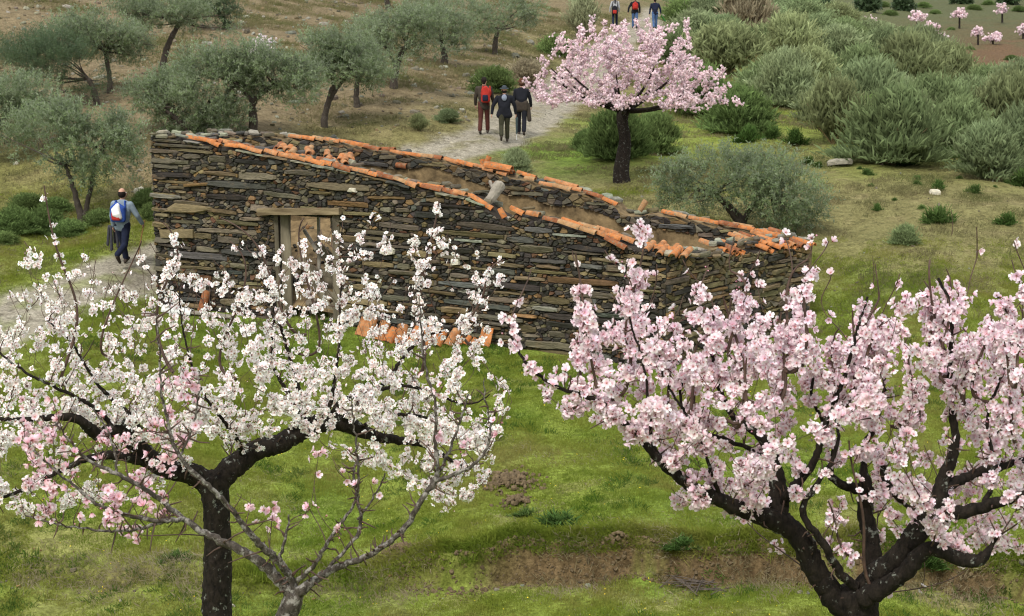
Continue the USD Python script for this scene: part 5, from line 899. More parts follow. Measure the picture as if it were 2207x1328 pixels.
for k, (bx, by, cx, cy, rx, ry, lab) in enumerate([(1977, 68, 1975, 34, 22, 13, 'distant pink almond beside the dark round tree on the far field'), (2006, 85, 2008, 56, 19, 11, 'distant almond below and right of the first one on the far field'), (2026, 102, 2025, 76, 19, 10, 'distant almond with a visible trunk in the middle of the far row'),
    (2038, 116, 2038, 103, 14, 7, 'lowest small almond of the far row'), (2068, 62, 2068, 28, 17, 13, 'distant almond standing alone near the top of the far field'), (2108, 97, 2107, 68, 15, 11, 'slim distant almond left of the widest one on the far field'), (2140, 96, 2144, 79, 25, 13, 'widest distant almond on the red far field'),
    (2160, 50, 2160, 18, 17, 13, 'distant almond highest up near the top right'), (2205, 84, 2203, 62, 15, 15, 'distant almond cut by the right border'), (1875, 58, 1875, 45, 18, 7, 'flat distant almond peeping over the thicket')]):
    far_almond(lab, (bx, by), (cx, cy, rx, ry), 4.5, n_tip=46, per_m=12, size=.17, seed=620 + k, spread=.15, limbs=6)
for k, (bx, by, cx, cy, rx, ry, lab) in enumerate([(1868, 26, 1868, 10, 20, 13, 'dark round tree at the top above the thicket'), (1948, 24, 1947, 8, 17, 11, 'dark round tree above the first distant almond'), (2070, 10, 2070, -2, 16, 9, 'dark tree touching the top border'), (2172, 10, 2172, -3, 18, 10, 'dark tree at the top right border'), (1755, 28, 1755, 18, 14, 9, 'small dark tree at the top left of the far field')]):
    olive(lab, (bx, by), [S((bx, by, 4), (cx, cy + ry * .6, 3))], [(cx, cy, rx, ry), (cx + rx * .3, cy + ry * .3, rx * .7, ry * .7)], 160, 'olive_leaf_dark', 640 + k, .34, .16, .9, 'dark_tree', group=None, spray=1.0)
# ------------------------------------------------------------------ turf: patches of blades laid over the ground
def turf_proto(seed, n, size, h, w, lean=.5):
    rng = np.random.default_rng(seed); p = np.c_[rng.uniform(-size / 2, size / 2, (n, 2)), np.full(n, -.012)]; a = rng.uniform(0, 2 * math.pi, n); l = np.abs(rng.normal(0, lean, n)); hh = h * rng.uniform(.45, 1.3, n) * (.5 + meshkit.noise(p * 7 + seed, 3)); ww = w * rng.uniform(.6, 1.3, n) / 2
    sd = np.stack([np.cos(a), np.sin(a), 0 * a], 1) * ww[:, None]; d = np.stack([-np.sin(a) * np.sin(l), np.cos(a) * np.sin(l), np.cos(l)], 1) * hh[:, None]
    v = np.stack([p - sd, p + sd, p + d * .6 + sd * .7 + [0, 0, .0], p + d * np.array([1.25, 1.25, .85])], 1).reshape(-1, 3); o = np.arange(n)[:, None] * 4; return v, np.vstack([o + [0, 1, 2], o + [0, 2, 3]])
def turf(name, label, material, protos, xy, scale, rng):
    pi = UsdGeom.PointInstancer.Define(stage, numbered('/World', name)); paths = []
    for k, m in enumerate(protos): g = obj('blade_patch', m, material, pi.GetPrim()); paths.append(g.GetPath())
    pi.CreatePrototypesRel().SetTargets(paths); n = len(xy); e = .3
    z = height(xy[:, 0], xy[:, 1]); zx = (height(xy[:, 0] + e, xy[:, 1], False) - height(xy[:, 0] - e, xy[:, 1], False)) / (2 * e); zy = (height(xy[:, 0], xy[:, 1] + e, False) - height(xy[:, 0], xy[:, 1] - e, False)) / (2 * e)
    nrm = unit(np.stack([-zx, -zy, np.ones(n)], 1)); yaw = rng.uniform(0, 2 * math.pi, n); q = []
    ax = np.stack([-nrm[:, 1], nrm[:, 0], 0 * yaw], 1); w = 1 + nrm[:, 2]; q1 = np.c_[w, ax]; q1 /= np.linalg.norm(q1, axis=1, keepdims=True); q2 = np.stack([np.cos(yaw / 2), 0 * yaw, 0 * yaw, np.sin(yaw / 2)], 1)
    a, b = q1.T, q2.T; qq = np.stack([a[0] * b[0] - a[1] * b[1] - a[2] * b[2] - a[3] * b[3], a[0] * b[1] + a[1] * b[0] + a[2] * b[3] - a[3] * b[2], a[0] * b[2] - a[1] * b[3] + a[2] * b[0] + a[3] * b[1], a[0] * b[3] + a[1] * b[2] - a[2] * b[1] + a[3] * b[0]], 1)
    pi.CreatePositionsAttr(Vt.Vec3fArray.FromNumpy(np.c_[xy, z].astype(np.float32))); pi.CreateOrientationsAttr(Vt.QuathArray([Gf.Quath(float(r[0]), float(r[1]), float(r[2]), float(r[3])) for r in qq]))
    pi.CreateScalesAttr(Vt.Vec3fArray.FromNumpy(scale.astype(np.float32))); pi.CreateProtoIndicesAttr(Vt.IntArray.FromNumpy(rng.integers(0, len(protos), n).astype(np.int32)))
    return tag(pi.GetPrim(), label, 'grass', None, 'stuff')
def in_house(x, y, m=.3):
    pg = Polygon([A3[:2], B3[:2], C3[:2], D3[:2]]).buffer(m); return shapely.contains_xy(pg, x, y)
rg = np.random.default_rng(51)
def scatter(n, y0, y1):
    y = np.sqrt(rg.uniform(y0 ** 2, y1 ** 2, n)); x = rg.uniform(-1, 1, n) * (.315 * y + .5); return x, y
GT2 = cKDTree(gv[:, :2])
def tone(x, y): return GCOL[GT2.query(np.stack([x, y], -1))[1]]
x, y = scatter(15000, 20.3, 46.0); c = tone(x, y); green = c[:, 1] / c[:, 0]; off = np.abs(path_side(x, y)) + .5 * (meshkit.fbm(np.stack([x, y, 0 * x], -1) * 1.5, 3, 61) - .5)
ok = (green > .95) & (off > 1.25) & ~in_house(x, y) & (rg.random(len(x)) < np.clip((green - .9) * 5, 0, 1)); ok &= ~((np.abs(y - BANK_Y(x) + .08) < .30) & (x > -1.2))
k = np.nonzero(ok)[0]; print('green turf', len(k))
turf('grass', 'short green grass of the field in front of the ruin', 'grass_green', [turf_proto(701 + q, 230, .62, .042, .010) for q in range(5)], np.c_[x, y][k], np.c_[np.ones(len(k)), np.ones(len(k)), rg.uniform(.5, 1.35, len(k)) * (.75 + .7 * meshkit.fbm(np.stack([x, y, 0 * x], -1)[k] * .9, 3, 62))], rg)
x, y = scatter(9000, 22.0, 105.0); c = tone(x, y); off = np.abs(path_side(x, y)); rgy = c[:, 1] / c[:, 0]
n1 = meshkit.fbm(np.stack([x, y, 0 * x], -1) * .45, 4, 63); ok = (off > 1.35) & ~in_house(x, y) & (y > 34) & (n1 > np.where((rgy < .85) & (x < .05 * y), .50, .38)); k = np.nonzero(ok)[0]; print('dry turf', len(k))
turf('dry_grass', 'sparse dry grass tufts over the stony slopes', 'grass_dry', [turf_proto(711 + q, 120, .8, .11, .014, .7) for q in range(4)], np.c_[x, y][k], np.c_[rg.uniform(.7, 1.3, (len(k), 2)), rg.uniform(.4, 1.3, len(k))] * np.where(y[k] > 60, 1.4, 1)[:, None], rg)
n = 2600; y = rg.uniform(21, 33, n); x = rg.uniform(-.33, .33, n) * y; q3 = np.stack([x, y, 0 * x], -1); a = meshkit.fbm(q3 * .8, 3, 81); k = np.nonzero((a > .57) & ~in_house(x, y, .1) & (np.abs(path_side(x, y)) > 1.8))[0]
turf('grass_tuft', 'coarser dark green tufts standing out of the field grass', 'grass_tuft_green', [turf_proto(741 + q, 46, .26, .085, .011, .75) for q in range(4)], np.c_[x, y][k], np.c_[rg.uniform(.6, 1.3, (len(k), 2)), rg.uniform(.5, 1.4, len(k))], rg)
b = meshkit.fbm(q3 * .7 + 30, 3, 82); k = np.nonzero((b > .60) & ~in_house(x, y, .1) & (np.abs(path_side(x, y)) > 1.8))[0]
turf('withered_grass', 'withered pale patches in the field grass', 'grass_straw', [turf_proto(751 + q, 40, .4, .05, .009, 1.1) for q in range(3)], np.c_[x, y][k], np.c_[rg.uniform(.7, 1.3, (len(k), 2)), rg.uniform(.5, 1.2, len(k))], rg)
x = rg.uniform(-4, 8.5, 1100); y = BANK_Y(x) + .10 + np.abs(rg.normal(0, .14, 1100))
turf('bank_grass', 'longer green grass overhanging the lip of the earth bank', 'grass_green', [turf_proto(731 + q, 60, .36, .10, .008, .8) for q in range(4)], np.c_[x, y], np.c_[np.ones((1100, 2)), rg.uniform(.5, 1.6, 1100)], rg)
x = rg.uniform(-8, 8.5, 900); y = BANK_Y(x) + rg.normal(-.05, .32, 900); n1 = meshkit.fbm(np.stack([x, y * 0, 0 * x], -1) * 1.1, 3, 64); k = np.nonzero(n1 > .42)[0]
turf('straw_grass', 'straw coloured dead grass hanging along the earth bank', 'grass_straw', [turf_proto(721 + q, 34, .45, .11, .007, 1.0) for q in range(4)], np.c_[x, y][k], np.c_[rg.uniform(.6, 1.2, (len(k), 2)), rg.uniform(.5, 1.4, len(k))], rg)
# ------------------------------------------------------------------ people on the track
def blend(parts):      # hulls of spheres fused into one skin
    m = m3.Manifold.batch_boolean(parts, m3.OpType.Add); return m
def ball(c, r, s=14): return m3.Manifold.sphere(float(r), s).translate([float(q) for q in c])
def bone(a, b, ra, rb, s=14): return m3.Manifold.batch_hull([ball(a, ra, s), ball(b, rb, s)])
def egg(c, rx, ry, rz, s=18): return m3.Manifold.sphere(1.0, s).scale([rx, ry, rz]).translate([float(q) for q in c])
def smooth_mesh(m, length=.03, it=6):
    t = m.refine_to_length(length).to_mesh(); q = trimesh.Trimesh(t.vert_properties[:, :3], t.tri_verts, process=True); trimesh.smoothing.filter_taubin(q, iterations=it); return np.array(q.vertices), np.array(q.faces)
def hand(w, d, side, parts, s=1.0):
    """Palm, four bent fingers of their own length and a thumb; w the wrist, d the way the forearm points."""
    d = unit(d); x = unit(np.cross(d, [0, 1.0, .1])) * side; y = np.cross(x, d); pc = w + d * .05 * s
    parts.append(m3.Manifold.batch_hull([ball(w, .024 * s, 8), ball(pc + y * .026 * s, .017 * s, 8), ball(pc - y * .026 * s, .017 * s, 8), ball(w + d * .088 * s + y * .030 * s, .012 * s, 8), ball(w + d * .088 * s - y * .030 * s, .012 * s, 8)]))
    for k, (o, l) in enumerate(((.030, .070), (.010, .080), (-.010, .075), (-.030, .058))):
        a = w + d * .085 * s + y * o * s; b = a + (d * .9 - x * .25) * l * .5 * s; c = b + (d * .6 - x * .7) * l * .5 * s; parts += [bone(a, b, .0095 * s, .0088 * s, 6), bone(b, c, .0088 * s, .0072 * s, 6)]
    a = w + d * .03 * s + y * .028 * s; b = a + (d * .6 + y * .7) * .034 * s; parts += [bone(a, b, .012 * s, .010 * s, 6), bone(b, b + (d * .9 - x * .3) * .03 * s, .010 * s, .008 * s, 6)]
def person(label, px, py, H, yaw, left_leg, right_leg, arms, wear, build=1.0, head_turn=0.0, lean=.03, group=None, hat=None, hair='hair_dark', bald=False, jacket_len=.0, hem=.0, extra=None, base=None, hooded=None, long_hair=False):
    """yaw: heading in degrees (0 walks straight away). left_leg/right_leg: (hip swing, knee bend); arms: ((swing, out, elbow), ...)."""
    g = ground_at(px, py) if base is None else base; T = thing('person', label, 'person', group, g, yaw); s = H / 1.75; J = {}
    def V(*a): return np.array(a, float) * s
    hipz = .90; J['pel'] = V(0, 0, hipz + .04); J['chest'] = V(0, lean * .9, 1.30); J['neck'] = V(0, lean * 1.2, 1.47); J['head'] = V(0, lean * 1.6 + .015, 1.625)
    body, legs, shoes, torso, sleeve = [], [], [], [], []; foot_low = 9
    for sd, (sw, kb) in ((-1, left_leg), (1, right_leg)):
        h = V(sd * .088, 0, hipz); k = h + s * np.array([sd * .005, math.sin(sw) * .43, -math.cos(sw) * .43]); a2 = sw - kb; an = k + s * np.array([0, math.sin(a2) * .41, -math.cos(a2) * .41])
        body += [bone(h, k, .085 * s * build, .055 * s), bone(k, an, .056 * s, .037 * s)]; legs += [bone(h, k, .098 * s * build, .073 * s), bone(k, an + [0, 0, .035 * s], .073 * s, .068 * s)]
        pt = a2 * .8; toe = an + s * np.array([0, .16 * math.cos(pt), .16 * math.sin(pt) - .045]); heel = an + s * np.array([0, -.055 * math.cos(pt) , -.055 - .055 * math.sin(pt)]); sh = m3.Manifold.batch_hull([ball(heel, .040 * s, 10), ball(toe, .034 * s, 10), ball(an, .045 * s, 10)])
        shoes.append(sh); body.append(bone(an, toe, .03 * s, .025 * s, 8)); foot_low = min(foot_low, heel[2] - .04 * s, toe[2] - .034 * s)
    body += [m3.Manifold.batch_hull([ball(J['pel'] + V(sd * .075, 0, 0), .095 * s * build) for sd in (-1, 1)] + [ball(V(0, lean * .5, 1.12), .11 * s * build)]), m3.Manifold.batch_hull([ball(V(0, lean * .5, 1.12), .11 * s * build)] + [ball(V(sd * .13, lean, 1.36), .075 * s * build) for sd in (-1, 1)]), bone(J['neck'] - V(0, 0, .08), J['head'] - V(0, .0, .05), .055 * s, .05 * s)]
    lo = hipz - .02 - jacket_len
    torso += [m3.Manifold.batch_hull([ball(V(sd * (.085 + hem), 0, lo), .10 * s * build) for sd in (-1, 1)] + [ball(V(0, lean * .5, 1.12), .135 * s * build)]), m3.Manifold.batch_hull([ball(V(sd * .05, lean * .5, 1.12), .125 * s * build) for sd in (-1, 1)] + [ball(V(sd * .15, lean, 1.375), .075 * s * build) for sd in (-1, 1)] + [ball(V(0, lean * 1.1, 1.44), .07 * s)])]
    hands = []
    for sd, (sw, out, el) in zip((-1, 1), arms):
        a = V(sd * .185 * build, lean, 1.385); e = a + s * .29 * np.array([sd * math.sin(out), math.sin(sw) * math.cos(out), -math.cos(sw) * math.cos(out)]); d2 = unit(np.array([sd * math.sin(out * .3), math.sin(sw + el), -math.cos(sw + el)])); w = e + s * .255 * d2
        body += [bone(a, e, .048 * s, .038 * s), bone(e, w, .038 * s, .026 * s)]; sleeve += [bone(a, e, .072 * s * build, .058 * s), bone(e, w - d2 * .01 * s, .058 * s, .046 * s)]; hand(w, d2, sd, body, s); hands.append(w + d2 * .09 * s)
    hc = J['head']; ct, st = math.cos(head_turn), math.sin(head_turn); tr = lambda x, y, z: hc + s * np.array([x * ct - y * st, x * st + y * ct, z])
    body += [egg(hc + V(0, -.012, .02), .076 * s, .092 * s, .10 * s), m3.Manifold.batch_hull([ball(tr(0, .04, -.02), .062 * s, 10), ball(tr(0, .065, -.085), .026 * s, 10), ball(tr(0, -.02, -.03), .06 * s, 10)]), bone(tr(0, .088, .02), tr(0, .108, -.022), .010 * s, .015 * s, 8), bone(tr(-.02, .088, -.055), tr(.02, .088, -.055), .009 * s, .009 * s, 8)] + [m3.Manifold.batch_hull([ball(tr(sd * .078, -.01, z), .014 * s, 8) for z in (.018, -.022)]) for sd in (-1, 1)]
    dz = np.array([0, 0, -foot_low]); mv = lambda m: (m[0] + dz, m[1])
    put = lambda nm, m, mt, l=.035, it=5, par=T: obj(nm, mv(smooth_mesh(m, l * s, it)), mt, par, smooth=True)
    put('body', blend(body), 'skin', .02, 3)
    for sd in (-1, 1): put('eye', ball(tr(sd * .031, .080, .012), .011 * s, 10), 'eye_white', .05, 0)
    put('trousers', blend(legs + [m3.Manifold.batch_hull([ball(J['pel'] + V(sd * .08, 0, -.01), .105 * s * build) for sd in (-1, 1)])]), wear['legs']); put('shoe', shoes[0], wear['shoes']); put('shoe', shoes[1], wear['shoes']); put('jacket', blend(torso + sleeve), wear['top'], .03, 4)
    if bald: put('hair', egg(hc + V(0, -.022, -.008), .088 * s, .098 * s, .092 * s) - egg(tr(0, .080, .0), .075 * s, .055 * s, .15 * s), hair, .02, 2)
    elif not hat or long_hair: put('hair', (egg(hc + V(0, -.020, .028), .087 * s, .098 * s, .104 * s) - egg(tr(0, .085, -.01), .07 * s, .06 * s, .10 * s)) + (bone(hc + V(0, -.06, 0), V(0, -.08, 1.36), .07 * s, .04 * s) if long_hair else bone(hc + V(0, -.05, -.02), hc + V(0, -.045, -.06), .06 * s, .05 * s)), hair, .02, 2)
    else: put('hair', egg(hc + V(0, -.03, -.03), .082 * s, .075 * s, .07 * s), hair, .02, 2)
    if hat: put('hat', egg(hc + V(0, -.01, .075), .088 * s, .102 * s, .085 * s) + m3.Manifold.cylinder(.018 * s, .15 * s, .135 * s, 28).translate([float(q) for q in (hc + V(0, -.01, .050))]), hat, .02, 2)
    if hooded: put('hood', egg(V(0, lean - .135, 1.40), .085 * s, .05 * s, .11 * s), hooded)
    if extra: extra(T, V, s, put, dz, hands)
    return T, g, s, dz, hands
def held(name, label, cat, src, build, group=None):
    """A thing of its own carried by the person src."""
    T0, g, s, dz, hands = src; x = thing(name, label, cat, group, g, float(UsdGeom.Xformable(T0).GetOrderedXformOps()[1].Get()) if len(UsdGeom.Xformable(T0).GetOrderedXformOps()) > 1 else 0.0)
    V = lambda *a: np.array(a, float) * s; put = lambda nm, m, mt, l=.035, it=4: obj(nm, (lambda q: (q[0] + dz, q[1]))(smooth_mesh(m, l * s, it)), mt, x, smooth=True); build(put, V, s, hands); return x
def rucksack(put, V, s, main, pocket, strap, w=.15, top=1.44, low=1.02, back=-.19, ox=0.0):
    V0 = V; V = lambda a, b, c: V0(a + ox, b, c)
    put('pack_body', m3.Manifold.batch_hull([ball(V(sd * w * .75, back, z), .07 * s) for sd in (-1, 1) for z in (low + .06, top - .12)] + [ball(V(0, back - .03, top - .03), .06 * s), ball(V(0, back - .06, low + .1), .06 * s)]), main)
    put('pocket', m3.Manifold.batch_hull([ball(V(sd * w * .45, back - .09, z), .045 * s) for sd in (-1, 1) for z in (low + .09, low + .20)]), pocket)
    for sd in (-1, 1): put('strap', bone(V(sd * .09, back + .06, low + .1), V(sd * .15, -.13, 1.25), .02 * s, .022 * s, 8) + bone(V(sd * .15, -.13, 1.25), V(sd * .11, -.05, 1.465), .022 * s, .022 * s, 8) + bone(V(sd * .11, -.05, 1.465), V(sd * .10, .10, 1.43), .022 * s, .02 * s, 8), strap)
def drape(put, V, s, at, mt, h=.55, w=.16):     # a jacket hung over the forearm
    a = at; parts = [m3.Manifold.batch_hull([ball(a + V(dx, dy, .02), .03 * s, 10), ball(a + V(dx * 1.5 - .01, dy * 1.2, -h * f), .035 * s, 10)]) for dx, dy, f in ((-w * .5, -.03, .8), (-.01, -.06, 1.0), (w * .5, -.01, .9), (0, .06, .72))]
    put('coat', blend(parts + [m3.Manifold.batch_hull([ball(a + V(dx, dy, .0), .035 * s, 10) for dx, dy in ((-w * .5, -.03), (w * .5, -.01), (0, .06))])]), mt)
R = math.radians
wk = person('balding person in a blue grey fleece walking away past the left end of the ruin', 268, 572, 1.78, -14, (R(22), R(6)), (R(-16), R(48)), ((R(6), R(16), R(14)), (R(14), R(26), R(24))), dict(top='fleece_blue_grey', legs='cloth_navy', shoes='shoe_leather'), 1.06, R(-35), bald=True)
def pack_blue(put, V, s, h):
    rucksack(put, V, s, 'blue_pack', 'red_pack', 'blue_pack'); put('bundle', m3.Manifold.batch_hull([ball(V(a, b, c), r * s, 10) for a, b, c, r in ((-.07, -.26, 1.30, .05), (.03, -.25, 1.40, .05), (.06, -.29, 1.22, .06), (-.03, -.30, 1.20, .05), (.09, -.27, 1.14, .05), (-.06, -.27, 1.17, .03))]), 'white_bag', .02, 2)
held('backpack', 'blue backpack with a white bundle tied on, worn by the lone walker', 'backpack', wk, pack_blue)
held('carried_jacket', 'dark grey jacket hanging from the left arm of the lone walker', 'jacket', wk, lambda put, V, s, h: drape(put, V, s, h[0] + V(-.02, 0, .05), 'cloth_grey', .5))
held('walking_stick', 'brown wooden walking stick in the right hand of the lone walker', 'stick', wk, lambda put, V, s, h: put('shaft', bone(h[1] + V(.01, .02, .12), np.array([h[1][0] - .16 * s, h[1][1] - .12 * s, .02]), .013 * s, .011 * s, 8), 'stick_wood', .2, 0))
GH = None
a = person('person in a brown jacket and maroon trousers, leftmost of the three hikers', 1043, 289, 1.76, -8, (R(-8), R(12)), (R(14), R(4)), ((R(4), R(14), R(20)), (R(10), R(12), R(25))), dict(top='cloth_brown', legs='cloth_maroon', shoes='shoe_leather'), 1.08, R(-25), jacket_len=.06, bald=False)
held('backpack', 'red backpack worn by the hiker in maroon trousers', 'backpack', a, lambda put, V, s, h: rucksack(put, V, s, 'red_pack', 'cloth_navy', 'red_pack', .10, 1.47, .98, -.2, .09))
a = person('person in a wide black cape and grey hat, nearest of the three hikers', 1087, 305, 1.72, 0, (R(-18), R(30)), (R(10), R(2)), ((R(-4), R(30), R(6)), (R(6), R(24), R(8))), dict(top='cloth_black', legs='cloth_olive', shoes='shoe_leather'), 1.16, 0.0, hat='hat_grey', jacket_len=.04, hem=.06, hooded='grey_patch')
def umb(put, V, s, h):
    b = np.array([h[1][0] + .02, h[1][1], h[1][2]]); put('canopy', bone(b - V(0, 0, .06), np.array([b[0], b[1] + .02, .22 * s]), .045 * s, .022 * s, 12), 'umbrella_teal', .06, 1); put('tip', bone(np.array([b[0], b[1] + .02, .23 * s]), np.array([b[0], b[1] + .03, .03]), .014 * s, .010 * s, 8), 'metal_pale', .06, 0); put('handle', bone(b, b + V(0, 0, .07), .016 * s, .016 * s, 8), 'cloth_black', .06, 0)
held('folded_umbrella', 'folded dark umbrella with a pale tip held by the caped hiker', 'umbrella', a, umb)
a = person('person in black with a brown hat, rightmost of the three hikers', 1124, 291, 1.80, -4, (R(12), R(4)), (R(-10), R(20)), ((R(4), R(10), R(30)), (R(16), R(16), R(10))), dict(top='cloth_black', legs='cloth_black', shoes='shoe_leather'), 1.0, R(-30), hat='hat_brown', hair='hair_brown')
held('waist_jacket', 'brown coat knotted round the waist of the hiker in the brown hat', 'jacket', a, lambda put, V, s, h: put('coat', m3.Manifold.batch_hull([ball(V(sd * .12, -.02, z), .10 * s) for sd in (-1, 1) for z in (1.0, .82)]) + bone(V(.2, .02, .95), V(.25, -.02, .48), .06 * s, .07 * s), 'cloth_brown'))
a = person('dark haired person in a pale grey top, left on the upper track', 1325, 60, 1.70, -6, (R(-12), R(22)), (R(14), R(4)), ((R(0), R(18), R(10)), (R(6), R(10), R(20))), dict(top='grey_top', legs='cloth_navy', shoes='cloth_black'), .95, long_hair=True)
held('backpack', 'red and black bag carried by the person in the pale grey top', 'backpack', a, lambda put, V, s, h: rucksack(put, V, s, 'cloth_black', 'red_pack', 'cloth_black', .14, 1.2, .72, -.2))
a = person('person in a black coat and blue jeans on the upper track', 1368, 63, 1.74, 0, (R(10), R(4)), (R(-10), R(16)), ((R(0), R(30), R(8)), (R(4), R(14), R(10))), dict(top='cloth_black', legs='denim', shoes='cloth_black'), 1.05, hem=.03)
held('backpack', 'small orange red backpack on the black coat of the middle upper hiker', 'backpack', a, lambda put, V, s, h: rucksack(put, V, s, 'red_pack', 'red_pack', 'cloth_black', .12, 1.44, 1.05))
a = person('person in a dark jacket with a green umbrella on the upper track', 1411, 62, 1.74, 4, (R(-8), R(20)), (R(12), R(3)), ((R(2), R(16), R(10)), (R(4), R(26), R(10))), dict(top='cloth_navy', legs='denim', shoes='cloth_black'), 1.05)
held('green_umbrella', 'folded green umbrella held low by the right upper hiker', 'umbrella', a, lambda put, V, s, h: (put('canopy', bone(h[1], h[1] + V(.28, .05, -.38), .03 * s, .05 * s, 10), 'umbrella_green', .06, 1), put('tip', bone(h[1] + V(.28, .05, -.38), h[1] + V(.33, .06, -.45), .02 * s, .01 * s, 8), 'metal_pale', .06, 0)))
# ------------------------------------------------------------------ loose stones, clods and small things on the ground
rq = np.random.default_rng(61)
def shards(n, y0, y1, keep, lo, hi, name, label, pal):
    y = np.exp(rq.uniform(math.log(y0), math.log(y1), n)); x = rq.uniform(-.32, .32, n) * y; k = np.nonzero(keep(x, y) & ~in_house(x, y))[0]; z = height(x[k], y[k]); ms, cs = [], []
    for i, q in enumerate(k):
        l = rq.uniform(lo, hi) * (1 + .5 * (y[q] > 55)) * rq.choice([.6, 1, 1.6], p=[.6, .3, .1]); m = flag((x[q], y[q], z[i] + .01), l, l * rq.uniform(.5, .9), l * rq.uniform(.25, .5), rq.uniform(0, 6), rq, .25); ms.append(m); cs.append(np.tile(pick(rq, pal), (len(m[0]), 1)))
    return obj(name, cat_mesh(ms), 'schist', None, tint=np.vstack(cs), kind='stuff', label=label)
soilish = lambda x, y: (tone(x, y)[:, 1] / tone(x, y)[:, 0] < .90) & (np.abs(path_side(x, y)) > 1.2)
shards(5200, 42, 90, lambda x, y: soilish(x, y) & (x < .04 * y), .07, .22, 'scattered_stones', 'flat schist shards strewn over the bare hillside among the olives', dict(lichen=.35, grey=.4, olive=.25))
shards(500, 33, 100, lambda x, y: np.abs(path_side(x, y)) < 2.0, .03, .09, 'track_gravel', 'small pale stones on the dirt track', dict(lichen=.7, white=.3))
shards(420, 26, 55, lambda x, y: (x > .06 * y), .05, .13, 'slope_stones', 'small stones on the grassy slope right of the ruin', dict(lichen=.5, grey=.5))
shards(260, 21.2, 23.6, lambda x, y: (np.abs(y - BANK_Y(x)) < .6), .03, .09, 'bank_stones', 'small stones washed out of the earth bank', dict(ochre=.4, grey=.3, lichen=.3))
for px, py, w, lab in [(2015, 424, 26, 'cream white rock on the dry slope at the right'), (1808, 356, 70, 'long flat grey stone lying at the foot of the broom thicket'), (1603, 337, 18, 'small pale rock above the silver olive'), (610, 408 + 0, 1, None), (620, 253, 12, None), (1314, 438, 14, 'round white stone on the slope just above the roof gap'), (35, 358, 14, 'white stone on the slope below the left edge olive'), (300, 415, 26, 'pale stone on the slope behind the lone walker')]:
    if not lab: continue
    g = ground_at(px, py); l = w * g[1] / F; m = flag(g + [0, 0, l * .12], l, l * .5 if w > 50 else l * .75, l * (.18 if w > 50 else .5), .1, rq, .1); tag(obj('pale_rock', m, 'schist', None, tint=np.tile(np.array(STONES['white']) * (1.0 if w < 50 else .5), (len(m[0]), 1))), lab, 'rock')
def clods(px, py, w, n, label, grass=False):
    g = ground_at(px, py); s = g[1] / F; ms = []
    for _ in range(int(n * 3.2)):
        u = rq.normal(0, .30, 2) * [w * s, w * s * .9]; x, y = g[0] + u[0], g[1] + u[1]; l = rq.uniform(.03, .10); hgt = .10 * math.exp(-(u[0] / (w * s * .4)) ** 2 - (u[1] / (w * s * .4)) ** 2)
        ms.append(flag((x, y, float(height(x, y)) + hgt), l, l * rq.uniform(.6, 1), l * rq.uniform(.4, .8), rq.uniform(0, 6), rq, .5))
    return tag(obj('turned_earth', cat_mesh(ms), 'dirt_clod', None), label, kind='stuff')
def crumbs():
    ms = []
    for _ in range(2600):
        x = rq.uniform(-1.6, 8.0); y = float(BANK_Y(np.array([x]))[0]) + rq.normal(-.06, .13); l = rq.uniform(.010, .045) * rq.choice([1, 2], p=[.9, .1]); ms.append(flag((x, y, float(height(np.array([x]), np.array([y]))[0]) + l * .1), l, l * rq.uniform(.6, 1), l * rq.uniform(.5, .9), rq.uniform(0, 6), rq, .5))
    return cat_mesh(ms)
obj('bank_earth', crumbs(), 'dirt_clod', None, kind='stuff', label='crumbled earth and roots on the face of the bank')
SC = 'small dark scrub bush on the far slope at the top right'
for px, py, w in [(1660, 22, 34), (1720, 14, 30), (1790, 18, 26), (1830, 40, 30), (1905, 16, 24), (1920, 34, 26), (1990, 18, 26), (2015, 30, 20), (2100, 22, 26), (2130, 12, 22), (2195, 24, 24), (2050, 66, 14), (1960, 84, 26), (2010, 128, 20), (2090, 108, 18), (1770, 46, 40), (1640, 60, 40), (1905, 74, 30), (1560, 20, 40), (1930, 104, 36), (2180, 130, 24)]: bush(px, py, w, w * .5, 'green', SC, 'bush', 'scrub_bush', 'scrub on the far slope')
clods(1100, 1040, 115, 70, 'heap of dug brown earth clods in the middle of the field'); clods(1115, 1085, 60, 26, 'smaller patch of dark clods just below the dug heap'); clods(1330, 1168, 40, 14, 'dark clods at the lip of the earth bank'); clods(860, 1195, 70, 30, 'clods fallen from the bank beside the young tree branch')
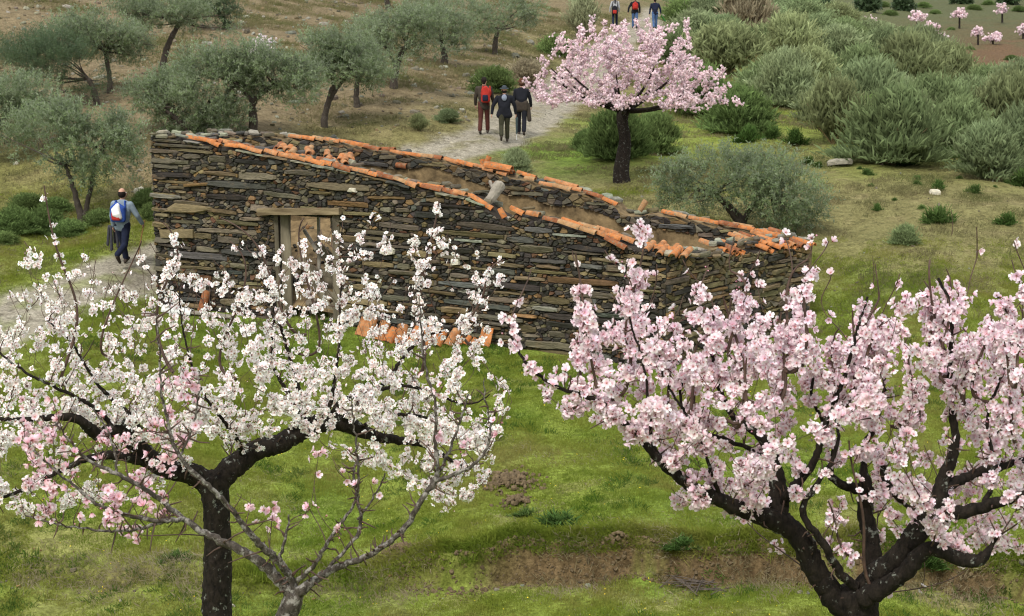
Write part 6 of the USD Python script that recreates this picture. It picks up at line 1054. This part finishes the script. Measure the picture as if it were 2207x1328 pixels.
for px, py, w, lab in [(1215, 1140, 110, 'dark green weed spreading on the field below the dug earth'), (1130, 1110, 60, 'small weed beside the dark clods on the field'), (380, 1212, 60, 'weed tuft beside the black trunk on the left bank'), (1470, 1195, 70, 'leafy weed on the bank left of the pink tree trunk'), (2000, 1230, 90, 'weed under the right limb of the pink tree'), (1290, 765, 50, 'weed at the wall foot right of the tiles'), (705, 700, 30, 'weed at the doorway threshold')]:
    bush(px, py, w, w * .42, 'herb', lab, 'weed', 'weed', None)
# yellow field flowers
n = 520; y = rq.uniform(21.0, 31, n); x = rq.uniform(-.3, .3, n) * y; k = meshkit.fbm(np.stack([x, y, 0 * x], -1) * .6, 3, 71) > .47; x, y = x[k], y[k]; z = height(x, y) + .045; v, f = [], []
for i in range(len(x)):
    r = rq.uniform(.006, .012); a = np.arange(5) * 2 * math.pi / 5 + rq.uniform(0, 6); v += [(x[i] + r * math.cos(q), y[i] + r * math.sin(q), z[i] + rq.normal(0, .004)) for q in a] + [(x[i], y[i], z[i] - .006)]; f += [(6 * i + q, 6 * i + (q + 1) % 5, 6 * i + 5) for q in range(5)]
obj('yellow_flowers', (np.array(v), np.array(f)), 'flower_yellow', None, kind='stuff', label='tiny yellow flowers dotted through the field grass')
# thin dead stalks standing on the right slope and sticks on the bank
for k, (px, py, h, lab) in enumerate([(2050, 512, 55, 'thin dead stalk standing on the dry slope at the right'), (1880, 620, 70, 'thin bare shoot on the green patch right of the ruin')]):
    g = ground_at(px, py); s = g[1] / F; q, r = spline([g - [0, 0, .05], g + [.02, 0, h * s * .5], g + [-.03, .02, h * s]], [.012, .008, .004], .1); m = [tube(q, r, 5)] + [tube(*spline([q[i], q[i] + [rq.normal(0, .12), 0, .15]], [.005, .003], .05), 4) for i in range(3, len(q) - 1, 2)]; tag(obj('dead_stalk', cat_mesh(m), 'twig_brown', None), lab, 'stalk')
g = ground_at(1490, 1272); m = []
for _ in range(26): 
    a = g + [rq.normal(0, .22), rq.normal(0, .12), .03 + rq.uniform(0, .07)]; d = np.array([rq.normal(0, 1), rq.normal(0, .5), rq.normal(0, .12)]); d = unit(d) * rq.uniform(.12, .3); m.append(tube(*spline([a - d, a + [0, 0, .02], a + d], [.007, .007, .004], .08), 5))
tag(obj('stick_pile', cat_mesh(m), 'twig_grey', None), 'little heap of grey cut twigs at the foot of the earth bank', 'sticks')
